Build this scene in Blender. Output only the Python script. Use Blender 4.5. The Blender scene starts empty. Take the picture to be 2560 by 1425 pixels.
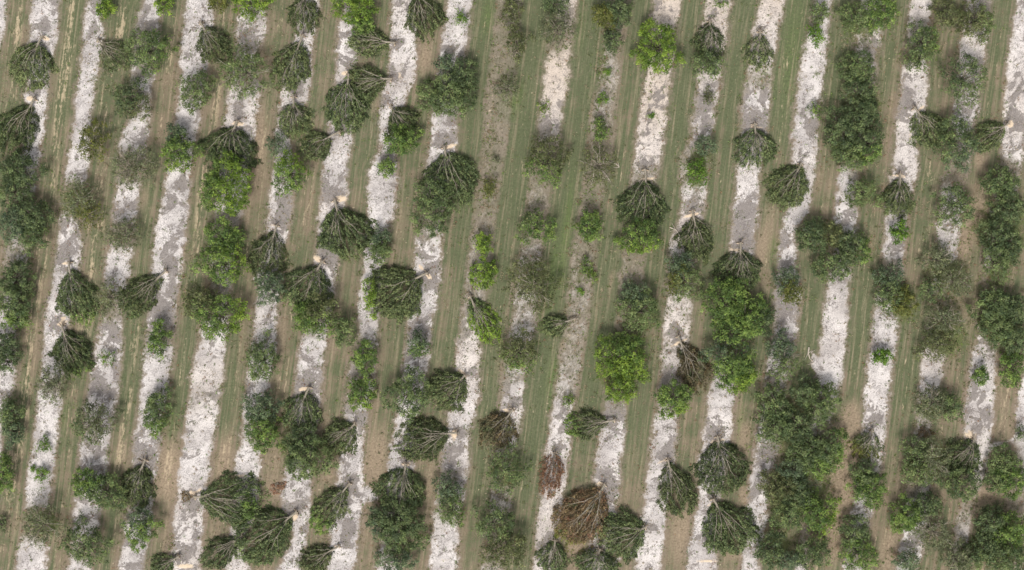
import bpy, math, random
import numpy as np
from mathutils import Vector

# ------------------------------------------------------------------ scale
M = 0.075                      # metres per photo pixel on the ground
CAMH = 270.0                   # flying height
def gx(px): return (px - 1280.0) * M
def gy(py): return (712.5 - py) * M
def at(px, py, z=0.0):
    f = (CAMH - z) / CAMH
    return gx(px) * f, gy(py) * f

sc = bpy.context.scene
COL = sc.collection
RNG = np.random.default_rng(7)
LAMP = dict(sun=2.5, angle=14.0, sky=0.13, expo=0.10)

# ------------------------------------------------------------------ nodes helper
def new_mat(name):
    m = bpy.data.materials.new(name); m.use_nodes = True
    nt = m.node_tree; nt.nodes.clear()
    return m, nt

class NG:
    def __init__(s, nt): s.nt = nt
    def n(s, t, **kw):
        nd = s.nt.nodes.new(t)
        for k, v in kw.items(): setattr(nd, k, v)
        return nd
    def put(s, sock, v):
        if hasattr(v, 'is_output') or isinstance(v, bpy.types.NodeSocket): s.nt.links.new(v, sock)
        else: sock.default_value = v
    def math(s, op, a, b=0.0, c=None, clamp=False):
        nd = s.n('ShaderNodeMath', operation=op, use_clamp=clamp)
        s.put(nd.inputs[0], a); s.put(nd.inputs[1], b)
        if c is not None: s.put(nd.inputs[2], c)
        return nd.outputs[0]
    def step(s, v, a, b):                      # smooth step from a (0) to b (1)
        nd = s.n('ShaderNodeMapRange', interpolation_type='SMOOTHSTEP')
        s.put(nd.inputs[0], v); s.put(nd.inputs[1], a); s.put(nd.inputs[2], b)
        nd.inputs[3].default_value = 0; nd.inputs[4].default_value = 1
        return nd.outputs[0]
    def lin(s, v, a, b, c, d):
        nd = s.n('ShaderNodeMapRange')
        s.put(nd.inputs[0], v)
        for i, k in enumerate((a, b, c, d)): nd.inputs[i + 1].default_value = k
        return nd.outputs[0]
    def mix(s, f, a, b, mode='MIX'):
        nd = s.n('ShaderNodeMix', data_type='RGBA', blend_type=mode)
        s.put(nd.inputs[0], f)
        s.put(nd.inputs[6], (*a, 1) if isinstance(a, tuple) and len(a) == 3 else a)
        s.put(nd.inputs[7], (*b, 1) if isinstance(b, tuple) and len(b) == 3 else b)
        return nd.outputs[2]
    def noise(s, vec, scale, detail=4.0, rough=0.55, dist=0.0):
        nd = s.n('ShaderNodeTexNoise')
        s.put(nd.inputs['Vector'], vec)
        nd.inputs['Scale'].default_value = scale; nd.inputs['Detail'].default_value = detail
        nd.inputs['Roughness'].default_value = rough; nd.inputs['Distortion'].default_value = dist
        return nd.outputs['Fac']
    def vec(s, x, y, z=0.0):
        nd = s.n('ShaderNodeCombineXYZ')
        s.put(nd.inputs[0], x); s.put(nd.inputs[1], y); s.put(nd.inputs[2], z)
        return nd.outputs[0]
    def attr(s, name): return s.n('ShaderNodeAttribute', attribute_name=name)

# ------------------------------------------------------------------ materials
def leaf_material():
    m, nt = new_mat('foliage'); g = NG(nt)
    a = g.attr('col')
    p = g.n('ShaderNodeBsdfPrincipled'); g.put(p.inputs['Base Color'], a.outputs['Color'])
    p.inputs['Roughness'].default_value = 0.5
    p.inputs['Specular IOR Level'].default_value = 0.18
    t = g.n('ShaderNodeBsdfTranslucent')
    g.put(t.inputs['Color'], g.mix(0.25, a.outputs['Color'], (0.21, 0.25, 0.05)))
    mx = g.n('ShaderNodeMixShader'); mx.inputs[0].default_value = 0.22
    nt.links.new(p.outputs[0], mx.inputs[1]); nt.links.new(t.outputs[0], mx.inputs[2])
    o = g.n('ShaderNodeOutputMaterial'); nt.links.new(mx.outputs[0], o.inputs[0])
    return m

def bark_material(name, c1, c2, scale):
    m, nt = new_mat(name); g = NG(nt)
    tc = g.n('ShaderNodeTexCoord')
    n1 = g.noise(tc.outputs['Object'], scale, 6, 0.65)
    c = g.mix(g.step(n1, 0.35, 0.68), c1, c2)
    p = g.n('ShaderNodeBsdfPrincipled'); g.put(p.inputs['Base Color'], c)
    p.inputs['Roughness'].default_value = 0.85; p.inputs['Specular IOR Level'].default_value = 0.2
    b = g.n('ShaderNodeBump'); b.inputs['Strength'].default_value = 0.6; b.inputs['Distance'].default_value = 0.05
    g.put(b.inputs['Height'], n1); nt.links.new(b.outputs[0], p.inputs['Normal'])
    o = g.n('ShaderNodeOutputMaterial'); nt.links.new(p.outputs[0], o.inputs[0])
    return m

def ground_material():
    m, nt = new_mat('orchard_ground'); g = NG(nt)
    P = g.attr('uv_row').outputs['Vector']          # (u across the rows, v along the rows) in metres
    sep = g.n('ShaderNodeSeparateXYZ'); g.put(sep.inputs[0], P); u, v = sep.outputs[0], sep.outputs[1]
    edge = g.attr('edge').outputs['Fac']            # metres outside the strip, negative inside
    s1 = g.n('ShaderNodeSeparateColor'); g.put(s1.inputs[0], g.attr('sandy').outputs['Color'])
    dark, weed, warm = s1.outputs[0], s1.outputs[1], s1.outputs[2]
    s2 = g.n('ShaderNodeSeparateColor'); g.put(s2.inputs[0], g.attr('turf').outputs['Color'])
    green, straw, dirt = s2.outputs[0], s2.outputs[1], s2.outputs[2]
    s3 = g.n('ShaderNodeSeparateColor'); g.put(s3.inputs[0], g.attr('extra').outputs['Color'])
    clay, lush, weedy = s3.outputs[0], s3.outputs[1], s3.outputs[2]
    # --- shape of the strip edge
    big = g.noise(P, 0.46, 4, 0.65)
    fine = g.noise(P, 1.7, 6, 0.70)
    rag = g.lin(g.noise(P, 0.11, 2, 0.5), 0.35, 0.65, 0.7, 2.9)
    e = g.math('ADD', edge, g.math('ADD', g.math('MULTIPLY', g.math('SUBTRACT', big, 0.5), 2.7),
                                   g.math('MULTIPLY', g.math('SUBTRACT', fine, 0.5), rag)))
    sand0 = g.step(e, 0.22, -0.40)
    thin = g.step(g.math('SUBTRACT', g.math('MULTIPLY', weed, 0.85), g.noise(g.vec(g.math('MULTIPLY', u, 1.5), v), 0.75, 5, 0.66, 0.6)), -0.10, 0.16)
    sand = g.math('MULTIPLY', sand0, g.math('SUBTRACT', 1.0, g.math('MULTIPLY', thin, 0.70)))
    # --- sand
    n_a = g.noise(P, 0.30, 7, 0.63, 1.0)
    n_b = g.noise(P, 0.95, 6, 0.62, 1.6)
    n_c = g.noise(P, 2.4, 5, 0.68, 0.8)
    thr = g.math('SUBTRACT', 0.632, g.math('MULTIPLY', g.math('ADD', dark, g.lin(g.noise(P, 0.075, 3, 0.6), 0.3, 0.7, -0.55, 0.55)), 0.30))
    patch = g.step(g.math('ADD', n_a, g.math('MULTIPLY', g.math('SUBTRACT', n_b, 0.5), 0.34)), thr, g.math('ADD', thr, 0.055))
    ridge = g.math('ABSOLUTE', g.math('SUBTRACT', n_b, 0.5))
    scrib = g.math('MULTIPLY', g.step(ridge, 0.036, 0.008), g.step(g.noise(P, 0.5, 3), 0.40, 0.54))
    speck = g.step(g.noise(g.vec(g.math('MULTIPLY', u, 1.25), v), 1.9, 3, 0.55, 0.8), 0.65, 0.70)
    tone = g.step(g.noise(P, 0.16, 5, 0.6), 0.35, 0.65)
    white = g.mix(tone, (0.450, 0.415, 0.398), (0.700, 0.655, 0.628))
    white = g.mix(g.step(n_c, 0.25, 0.55), g.mix(0.88, (0.30, 0.27, 0.27), white), white)
    white = g.mix(g.math('MULTIPLY', warm, 0.95), white, g.mix(n_c, (0.50, 0.405, 0.315), (0.70, 0.59, 0.48)))
    grey = g.mix(n_c, (0.155, 0.135, 0.120), (0.310, 0.278, 0.258))
    sc_ = g.mix(g.math('MULTIPLY', patch, 0.88), white, grey)
    sc_ = g.mix(g.math('MULTIPLY', scrib, 0.78), sc_, (0.16, 0.14, 0.135))
    sc_ = g.mix(g.math('MULTIPLY', speck, 0.72), sc_, (0.145, 0.125, 0.115))
    n_w = g.noise(g.vec(g.math('MULTIPLY', u, 1.6), g.math('MULTIPLY', v, 0.9)), 1.3, 6, 0.7, 1.2)
    wcol = g.mix(g.step(n_w, 0.36, 0.66), (0.135, 0.122, 0.084), (0.40, 0.355, 0.285))
    sc_ = g.mix(g.math('MULTIPLY', g.step(g.math('ADD', weed, g.math('SUBTRACT', n_a, 0.5)), 0.15, 0.75), 0.92), sc_, wcol)
    # dusty fringe inside the strip and dry leaves lying on it
    fr = g.math('MULTIPLY', g.step(g.math('ADD', e, g.math('MULTIPLY', g.math('SUBTRACT', n_b, 0.5), 2.4)), -0.9, 0.1), 0.42)
    sc_ = g.mix(fr, sc_, g.mix(n_c, (0.26, 0.215, 0.170), (0.46, 0.395, 0.33)))
    lit = g.step(g.noise(P, 3.6, 2, 0.5, 0.4), 0.70, 0.75)
    sc_ = g.mix(g.math('MULTIPLY', lit, 0.40), sc_, (0.24, 0.165, 0.105))
    grain = g.noise(P, 4.6, 3, 0.7)
    sc_ = g.mix(1.0, sc_, g.mix(g.step(grain, 0.28, 0.72), (0.80, 0.79, 0.78), (1.14, 1.14, 1.14)), 'MULTIPLY')
    # --- turf
    along = g.noise(g.vec(g.math('MULTIPLY', u, 1.0), g.math('MULTIPLY', v, 0.018)), 1.25, 4, 0.6)
    along2 = g.noise(g.vec(g.math('MULTIPLY', u, 1.0), g.math('MULTIPLY', v, 0.03)), 3.2, 3, 0.6)
    gr = g.noise(P, 2.4, 5, 0.72)
    gr2 = g.noise(P, 0.22, 4, 0.6)
    gm = g.math('ADD', green, g.math('ADD', g.math('MULTIPLY', g.math('SUBTRACT', along, 0.5), 1.9),
                g.math('ADD', g.math('MULTIPLY', g.math('SUBTRACT', gr2, 0.5), 1.6), g.math('MULTIPLY', g.math('SUBTRACT', gr, 0.5), 1.5))))
    gm = g.step(gm, 0.02, 0.70)
    tcol = g.mix(gm, (0.212, 0.168, 0.116), (0.106, 0.120, 0.064))
    tcol = g.mix(g.math('MULTIPLY', g.step(along2, 0.48, 0.74), 0.42), tcol, (0.285, 0.242, 0.162))
    tcol = g.mix(g.math('MULTIPLY', lush, g.step(gr, 0.25, 0.6)), tcol, (0.115, 0.175, 0.045))
    trk = g.math('MULTIPLY', g.step(g.math('ABSOLUTE', g.math('SUBTRACT', edge, 1.42)), 0.42, 0.10), g.step(along2, 0.34, 0.66))
    tcol = g.mix(g.math('MULTIPLY', trk, 0.42), tcol, (0.310, 0.250, 0.170))
    tuft = g.noise(g.vec(u, g.math('MULTIPLY', v, 0.55)), 1.1, 5, 0.75)
    tcol = g.mix(g.math('MULTIPLY', g.step(tuft, 0.52, 0.68), 0.34), tcol, (0.072, 0.092, 0.036))
    # bare earth next to the strip
    bare = g.math('MULTIPLY', g.step(g.math('ADD', e, g.math('MULTIPLY', g.math('SUBTRACT', along, 0.5), 1.6)), 1.0, 0.05), g.lin(gr2, 0.35, 0.65, 0.25, 0.8))
    tcol = g.mix(bare, tcol, g.mix(gr, (0.185, 0.140, 0.108), (0.315, 0.247, 0.200)))
    dmask = g.step(g.math('ADD', dirt, g.math('MULTIPLY', g.math('SUBTRACT', gr2, 0.5), 0.8)), 0.25, 0.75)
    tcol = g.mix(g.math('MULTIPLY', dmask, 0.85), tcol, g.mix(gr, (0.190, 0.140, 0.098), (0.375, 0.295, 0.205)))
    # dry straw lying in lines along the aisle
    sn = g.noise(g.vec(g.math('MULTIPLY', u, 1.0), g.math('MULTIPLY', v, 0.10)), 1.35, 5, 0.70)
    sd = g.noise(g.vec(u, g.math('MULTIPLY', v, 0.42)), 2.3, 4, 0.72)
    mid = g.step(edge, 0.9, 2.1)
    sthr = g.math('SUBTRACT', 0.648, g.math('MULTIPLY', straw, 0.20))
    sm = g.math('MULTIPLY', g.step(g.math('ADD', g.math('MULTIPLY', sn, 0.62), g.math('MULTIPLY', sd, 0.38)), g.math('SUBTRACT', sthr, 0.05), g.math('ADD', sthr, 0.05)), mid)
    tcol = g.mix(g.math('MULTIPLY', sm, 0.66), tcol, (0.56, 0.445, 0.30))
    # loose pale clods
    clod = g.math('MULTIPLY', g.step(g.noise(P, 1.3, 3, 0.6), 0.66, 0.72), g.step(g.noise(P, 0.14, 2, 0.5), 0.5, 0.62))
    tcol = g.mix(g.math('MULTIPLY', clod, 0.7), tcol, (0.52, 0.42, 0.29))
    tcol = g.mix(1.0, tcol, g.mix(gr, (0.42, 0.42, 0.42), (1.62, 1.62, 1.62)), 'MULTIPLY')
    col = g.mix(sand, tcol, sc_)
    # weeds spreading over sand and turf alike
    wm = g.step(g.math('ADD', weedy, g.math('MULTIPLY', g.math('SUBTRACT', n_b, 0.5), 1.6)), 0.35, 0.75)
    col = g.mix(g.math('MULTIPLY', wm, 0.85), col, g.mix(gr, (0.06, 0.08, 0.03), (0.17, 0.19, 0.07)))
    # fresh clay thrown up at the root pits
    cm = g.step(g.math('ADD', clay, g.math('MULTIPLY', g.math('SUBTRACT', fine, 0.5), 1.1)), 0.32, 0.62)
    col = g.mix(g.math('MULTIPLY', cm, 0.92), col, g.mix(n_c, (0.56, 0.42, 0.28), (0.84, 0.70, 0.53)))
    p = g.n('ShaderNodeBsdfPrincipled'); g.put(p.inputs['Base Color'], col)
    p.inputs['Roughness'].default_value = 0.95; p.inputs['Specular IOR Level'].default_value = 0.1
    hgt = g.math('ADD', g.math('MULTIPLY', gr, 0.6), g.math('MULTIPLY', n_b, 0.8))
    b = g.n('ShaderNodeBump'); b.inputs['Strength'].default_value = 0.55; b.inputs['Distance'].default_value = 0.16
    g.put(b.inputs['Height'], hgt); nt.links.new(b.outputs[0], p.inputs['Normal'])
    o = g.n('ShaderNodeOutputMaterial'); nt.links.new(p.outputs[0], o.inputs[0])
    return m

LEAF = leaf_material()
BARK = bark_material('bark', (0.10, 0.085, 0.065), (0.24, 0.205, 0.165), 7.0)
PALE = bark_material('pale_bark', (0.19, 0.165, 0.125), (0.385, 0.34, 0.27), 3.0)
ROOT = bark_material('root_wood', (0.17, 0.135, 0.105), (0.36, 0.295, 0.23), 5.0)
CLAY = bark_material('clay', (0.30, 0.225, 0.155), (0.66, 0.545, 0.41), 2.5)
DRY = bark_material('dry_wood', (0.40, 0.34, 0.28), (0.66, 0.59, 0.50), 4.0)

# ------------------------------------------------------------------ strips (y, left, right, grey, weed, warm)
SL = 0.124
ROWS = {
 -1: [(0,-25,14,.2,0,0),(60,-30,15,.2,0,0),(110,-40,0,.2,0,0)],
 0: [(0,78,150,.55,0,0),(50,76,148,.55,0,0),(90,74,142,.35,0,0),(150,70,130,.2,0,0),(200,70,122,.25,0,0),(240,58,120,.2,0,0),(270,78,116,.1,0,0),(330,62,110,.1,0,0),(400,45,98,.25,0,0),(500,25,88,.2,0,0),(630,8,72,.75,0,0),(790,-10,48,.2,0,0),(930,-5,42,.05,0,0),(1000,-20,24,.2,0,0)],
 1: [(0,220,262,.1,0,0),(60,210,256,.12,0,0),(120,207,258,.1,0,0),(200,195,242,.12,0,0),(240,190,238,.05,0,0),(330,182,222,.05,0,0),(400,168,228,.15,0,0),(460,158,218,.2,.25,0),(540,150,200,.1,0,0),(600,141,208,.35,0,0),(700,133,195,.15,0,0),(780,112,178,.15,0,0),(900,104,165,.15,.05,0),(1030,90,153,.08,0,0),(1130,80,140,.15,.15,0),(1200,66,132,.3,0,0),(1300,60,122,.15,.35,0),(1425,38,116,.1,0,0)],
 2: [(0,360,395,.3,0,0),(30,345,405,.55,0,0),(90,335,400,.55,.1,0),(190,322,386,.6,.1,0),(260,330,380,.15,.1,0),(340,300,372,.35,0,0),(420,290,360,.4,.35,0),(480,285,350,.3,0,0),(530,280,345,.7,0,0),(590,276,338,.4,.35,0),(650,264,330,.4,0,0),(740,255,312,.55,.1,0),(830,246,306,.5,0,0),(960,220,300,.35,0,0),(1040,205,285,.45,0,0),(1130,198,272,.55,0,0),(1230,190,262,.3,0,0),(1290,182,250,.55,0,0),(1400,170,235,.1,0,0)],
 3: [(0,466,533,.05,0,0),(50,460,532,.15,0,0),(110,452,520,.25,0,0),(150,449,522,.15,0,0),(200,447,512,.25,0,0),(290,440,505,.25,0,0),(350,430,490,.3,0,0),(450,411,476,.3,0,0),(500,405,475,.55,0,0),(600,384,465,.55,0,0),(720,376,448,.6,0,0),(790,370,440,.75,0,0),(900,358,432,.2,0,0),(960,354,420,.35,0,0),(1040,345,408,.2,0,0),(1110,333,400,.5,0,0),(1180,330,390,.55,0,0),(1250,325,382,.5,0,0),(1300,315,380,.2,0,0),(1380,302,368,.5,0,0),(1425,296,360,.5,0,0)],
 4: [(0,600,665,.2,0,.1),(80,588,668,.3,0,.1),(140,584,640,.6,0,0),(220,572,655,.25,.2,.1),(300,560,642,.3,0,.15),(400,545,628,.2,0,0),(545,528,604,.6,0,0),(620,520,590,.5,0,0),(700,524,582,.6,0,0),(780,505,575,.3,0,0),(860,498,568,.05,0,0),(940,478,558,.05,.2,.25),(1020,470,548,.08,.25,.15),(1100,455,534,.1,.1,.05),(1180,446,524,.2,0,0),(1260,440,512,.25,0,.2),(1340,430,508,.2,0,.05),(1425,424,502,.35,0,.35)],
 5: [(0,748,800,.1,0,.05),(80,738,786,.2,0,.05),(140,722,780,.15,0,.05),(200,706,780,.4,0,.05),(250,700,768,.4,0,.1),(340,688,722,.05,0,0),(420,680,740,.3,0,0),(480,674,735,.6,0,0),(560,665,726,.5,0,.1),(640,655,706,.1,0,.05),(720,642,700,.2,0,0),(800,634,694,.5,0,.05),(880,625,690,.25,0,0),(970,614,668,.1,0,0),(1050,606,655,.2,0,0),(1150,590,650,.5,0,0),(1200,588,650,.35,0,.05),(1290,580,642,.3,0,0),(1350,575,610,.1,0,.1),(1425,560,625,.2,0,.1)],
 6: [(0,860,900,.3,0,.05),(60,848,900,.35,0,0),(120,842,905,.5,0,0),(180,838,880,.4,0,.2),(260,830,885,.3,0,0),(330,822,884,.1,0,.1),(400,808,872,.3,0,0),(460,802,870,.3,0,0),(500,800,868,.35,0,.3),(560,796,850,.15,0,0),(620,790,850,.6,0,.25),(700,775,840,.4,0,0),(800,765,830,.2,0,0),(860,748,816,.3,0,0),(930,742,805,.45,0,0),(980,735,806,.6,0,.1),(1060,728,795,.4,0,0),(1150,720,775,.3,0,0),(1210,705,780,.5,0,0),(1280,705,778,.7,0,.15),(1340,735,770,.4,0,0),(1425,690,750,.2,0,0)],
 7: [(0,982,1040,.05,0,.2),(60,978,1042,.12,0,.1),(120,975,1042,.3,0,.05),(200,968,1036,.1,0,.2),(240,950,1020,.05,0,.05),(300,948,1000,.05,0,0),(380,945,998,.1,0,0),(430,920,994,.2,0,.05),(500,920,990,.12,0,0),(560,916,978,.02,0,0),(620,910,965,.05,0,0),(680,905,960,.15,0,0),(760,895,950,.2,0,0),(830,888,945,.25,0,.05),(930,870,940,.2,0,0),(1030,858,922,.3,0,0),(1080,870,912,.25,0,.1),(1150,848,908,.02,0,0),(1230,838,910,.12,0,.05),(1300,825,905,.4,0,0),(1360,822,895,.1,0,0),(1425,815,885,.1,0,0)],
 8: [(0,1120,1182,.3,0,.05),(60,1110,1174,.35,0,.05),(120,1100,1166,.4,0,.05),(200,1095,1155,.3,.1,0),(300,1078,1145,.5,.1,0),(350,1074,1144,.6,.15,0),(420,1065,1130,.3,.1,0),(520,1050,1115,.4,.1,0),(600,1040,1104,.55,.2,0),(680,1034,1104,.65,.1,.05),(760,1024,1092,.4,.15,0),(820,1018,1080,.5,.1,0),(900,1010,1072,.55,.2,0),(980,1000,1060,.4,.1,0),(1060,986,1040,.4,.1,0),(1150,970,1036,.3,.05,0),(1220,965,1025,.3,.1,0),(1380,945,1004,.3,.05,0),(1425,940,1000,.3,0,0)],
 9: [(0,1248,1305,.2,.5,.5),(60,1244,1300,.3,.8,.6),(150,1230,1290,.4,.85,.8),(250,1216,1278,.4,.85,.8),(330,1212,1270,.4,.85,.6),(430,1205,1250,.4,.8,.2),(520,1190,1240,.5,.75,.1),(600,1178,1228,.5,.65,.1),(680,1168,1222,.5,.5,.1),(750,1160,1212,.5,.55,.1),(820,1150,1205,.35,.35,.2),(870,1142,1200,.25,.2,.3),(930,1136,1200,.3,.1,.3),(990,1128,1198,.3,.1,.1),(1080,1112,1172,.15,.05,0),(1160,1100,1172,.1,0,.1),(1210,1092,1168,.15,0,0),(1300,1078,1148,.12,.05,0),(1425,1070,1142,.12,0,.05)],
 10: [(0,1395,1442,.1,.2,.6),(60,1385,1436,.2,.5,.6),(110,1372,1430,.05,.1,.75),(180,1362,1424,.08,.05,.75),(250,1354,1412,.15,.05,.6),(320,1344,1402,.6,.2,.2),(400,1335,1390,.4,.6,.1),(480,1324,1372,.6,.5,.1),(560,1314,1362,.5,.6,.1),(620,1302,1355,.5,.45,.1),(700,1290,1350,.5,.6,0),(780,1284,1340,.55,.45,0),(860,1270,1330,.5,.5,0),(950,1254,1312,.5,.45,0),(1020,1248,1306,.4,.1,.1),(1100,1240,1295,.3,.1,0),(1160,1235,1285,.3,.3,0),(1230,1226,1282,.3,.2,0),(1320,1215,1270,.3,.5,0),(1425,1200,1260,.3,.3,0)],
 11: [(0,1510,1570,.3,.6,.1),(100,1515,1555,.3,.5,.1),(150,1510,1552,.25,.45,.15),(220,1500,1542,.35,.55,.1),(280,1478,1532,.45,.55,.2),(340,1474,1530,.5,.7,.1),(420,1465,1525,.5,.85,0),(500,1455,1505,.4,.8,.1),(620,1432,1488,.5,.65,.1),(720,1425,1478,.6,.6,0),(800,1414,1470,.5,.65,.05),(860,1405,1460,.5,.6,.1),(920,1398,1450,.55,.55,0),(980,1388,1440,.4,.45,.05),(1030,1380,1428,.25,.1,.1),(1100,1368,1426,.35,.1,.1),(1200,1355,1415,.2,0,.2),(1300,1342,1402,.12,0,.25),(1425,1330,1385,.12,0,.2)],
 12: [(0,1635,1702,.08,0,.75),(60,1628,1695,.15,0,.6),(180,1615,1682,.1,.05,.6),(260,1604,1668,.2,.1,.75),(330,1592,1662,.2,.02,.45),(400,1588,1652,.25,.05,.35),(430,1580,1645,.7,.5,.2),(520,1572,1630,.5,.5,.1),(620,1562,1612,.5,.65,.1),(720,1550,1605,.6,.6,.05),(820,1540,1590,.6,.6,0),(900,1530,1585,.5,.5,0),(1000,1512,1575,.75,.1,0),(1060,1503,1566,.55,.05,0),(1130,1490,1556,.45,0,.05),(1200,1484,1550,.4,0,.15),(1250,1500,1545,.4,0,0),(1330,1475,1535,.2,0,.1),(1425,1455,1525,.15,0,.1)],
 13: [(0,1762,1828,.08,0,.55),(60,1756,1820,.1,0,.5),(150,1750,1808,.2,.05,.3),(220,1742,1798,.35,.1,.2),(300,1732,1786,.45,.05,.15),(350,1728,1780,.5,.05,0),(400,1700,1770,.4,.65,0),(480,1705,1766,.55,.35,.05),(540,1700,1760,.4,.15,.3),(600,1685,1735,.2,.3,.15),(680,1672,1735,.3,.35,0),(760,1664,1732,.3,.25,.3),(840,1655,1726,.4,.2,.3),(920,1652,1702,.5,.3,.15),(1000,1642,1704,.3,.1,.1),(1060,1634,1694,.3,0,.05),(1150,1625,1690,.2,0,.05),(1230,1612,1675,.25,0,.02),(1300,1604,1665,.2,0,.05),(1425,1586,1652,.2,0,.1)],
 14: [(0,1900,1962,.05,0,.6),(60,1886,1950,.1,0,.35),(110,1880,1940,.15,.05,.2),(200,1865,1928,.3,.55,.2),(250,1856,1926,.6,.05,0),(310,1852,1922,.35,0,.1),(400,1845,1905,.3,.05,.1),(480,1838,1896,.5,0,.05),(540,1830,1896,.65,.05,0),(610,1824,1888,.7,0,.1),(700,1810,1880,.4,.1,0),(850,1795,1860,.4,.1,0),(1000,1770,1836,.55,0,0),(1080,1758,1832,.45,0,.15),(1170,1745,1815,.2,0,0),(1240,1748,1800,.3,0,.05),(1330,1728,1790,.4,0,0),(1425,1716,1795,.35,0,.1)],
 15: [(0,2035,2082,.3,.2,0),(70,2022,2072,.3,.1,.05),(130,2008,2068,.2,0,.05),(200,1998,2060,.25,.05,.05),(260,1990,2050,.15,0,0),(300,1986,2046,.65,0,0),(340,1984,2046,.15,0,0),(410,1978,2042,.1,0,.15),(480,1982,2030,.1,0,0),(530,1964,2022,.15,0,0),(580,1950,1988,.12,0,0),(650,1944,1990,.3,.05,0),(720,1936,2002,.4,.1,0),(790,1930,1998,.4,0,.02),(850,1925,1990,.4,.1,0),(970,1905,1972,.35,.05,0),(1060,1895,1958,.3,0,0),(1130,1888,1948,.4,0,0),(1200,1874,1922,.15,0,0),(1300,1864,1918,.15,0,0),(1425,1850,1905,.2,0,0)],
 16: [(0,2150,2210,.1,0,.35),(90,2136,2205,.2,0,.3),(150,2130,2192,.45,0,.1),(240,2118,2190,.4,.1,0),(350,2108,2170,.3,0,0),(430,2096,2152,.12,0,0),(520,2086,2150,.45,0,0),(600,2078,2140,.4,0,0),(710,2068,2124,.3,0,.05),(780,2060,2122,.3,0,.1),(850,2052,2116,.2,0,.12),(920,2040,2110,.35,0,.05),(1000,2030,2095,.3,0,0),(1100,2015,2080,.3,0,0),(1200,2000,2065,.35,0,0),(1360,1994,2030,.4,.1,0),(1425,1980,2020,.4,.1,0)],
 17: [(0,2276,2335,.1,0,.2),(60,2268,2332,.15,0,.15),(150,2258,2320,.15,0,.2),(230,2250,2320,.2,0,.1),(300,2242,2308,.15,0,.2),(350,2236,2292,.1,0,.15),(420,2230,2298,.15,0,.15),(500,2215,2275,.3,0,.15),(600,2210,2262,.4,.05,.05),(660,2200,2262,.45,.1,.1),(760,2185,2250,.3,.1,0),(830,2180,2246,.2,0,.02),(930,2166,2230,.15,0,.05),(1050,2156,2218,.2,0,.05),(1150,2150,2208,.3,.05,0),(1250,2130,2186,.4,.05,0),(1350,2120,2170,.3,0,0),(1425,2105,2165,.3,0,0)],
 18: [(0,2412,2480,.2,0,.1),(110,2398,2468,.3,.05,.2),(200,2390,2455,.3,.05,.1),(280,2378,2444,.45,0,.05),(340,2385,2432,.45,0,0),(440,2354,2424,.3,.05,.1),(590,2340,2400,.35,.15,.1),(680,2330,2390,.3,.3,0),(800,2316,2376,.3,.3,0),(890,2304,2364,.12,0,.2),(960,2298,2358,.2,.05,.1),(1060,2284,2330,.2,.05,.1),(1150,2275,2330,.35,.1,0),(1215,2258,2332,.4,.1,.1),(1310,2260,2320,.3,.1,0),(1380,2246,2312,.35,.05,0),(1425,2240,2300,.3,0,0)],
 19: [(0,2540,2605,.2,0,.05),(80,2530,2600,.25,0,.05),(200,2514,2580,.2,0,.2),(300,2505,2570,.2,0,.3),(400,2496,2560,.4,0,.05),(500,2480,2545,.3,.1,0),(600,2462,2530,.3,.1,0),(680,2455,2515,.2,0,.1),(740,2452,2512,.35,.1,0),(850,2440,2505,.2,0,.1),(950,2420,2490,.2,.05,.05),(1040,2408,2485,.3,0,.1),(1110,2412,2480,.2,0,.2),(1180,2432,2470,.15,0,0),(1300,2382,2432,.15,.1,.15),(1425,2370,2425,.3,.1,0)],
 20: [(900,2560,2620,.2,0,0),(980,2543,2610,.1,0,0),(1070,2538,2600,.2,0,.05),(1200,2520,2580,.4,.1,0),(1425,2495,2555,.4,.2,0)],
}
GRID = {}
def nominal(k): return 113.0 + 129.4 * k

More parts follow.
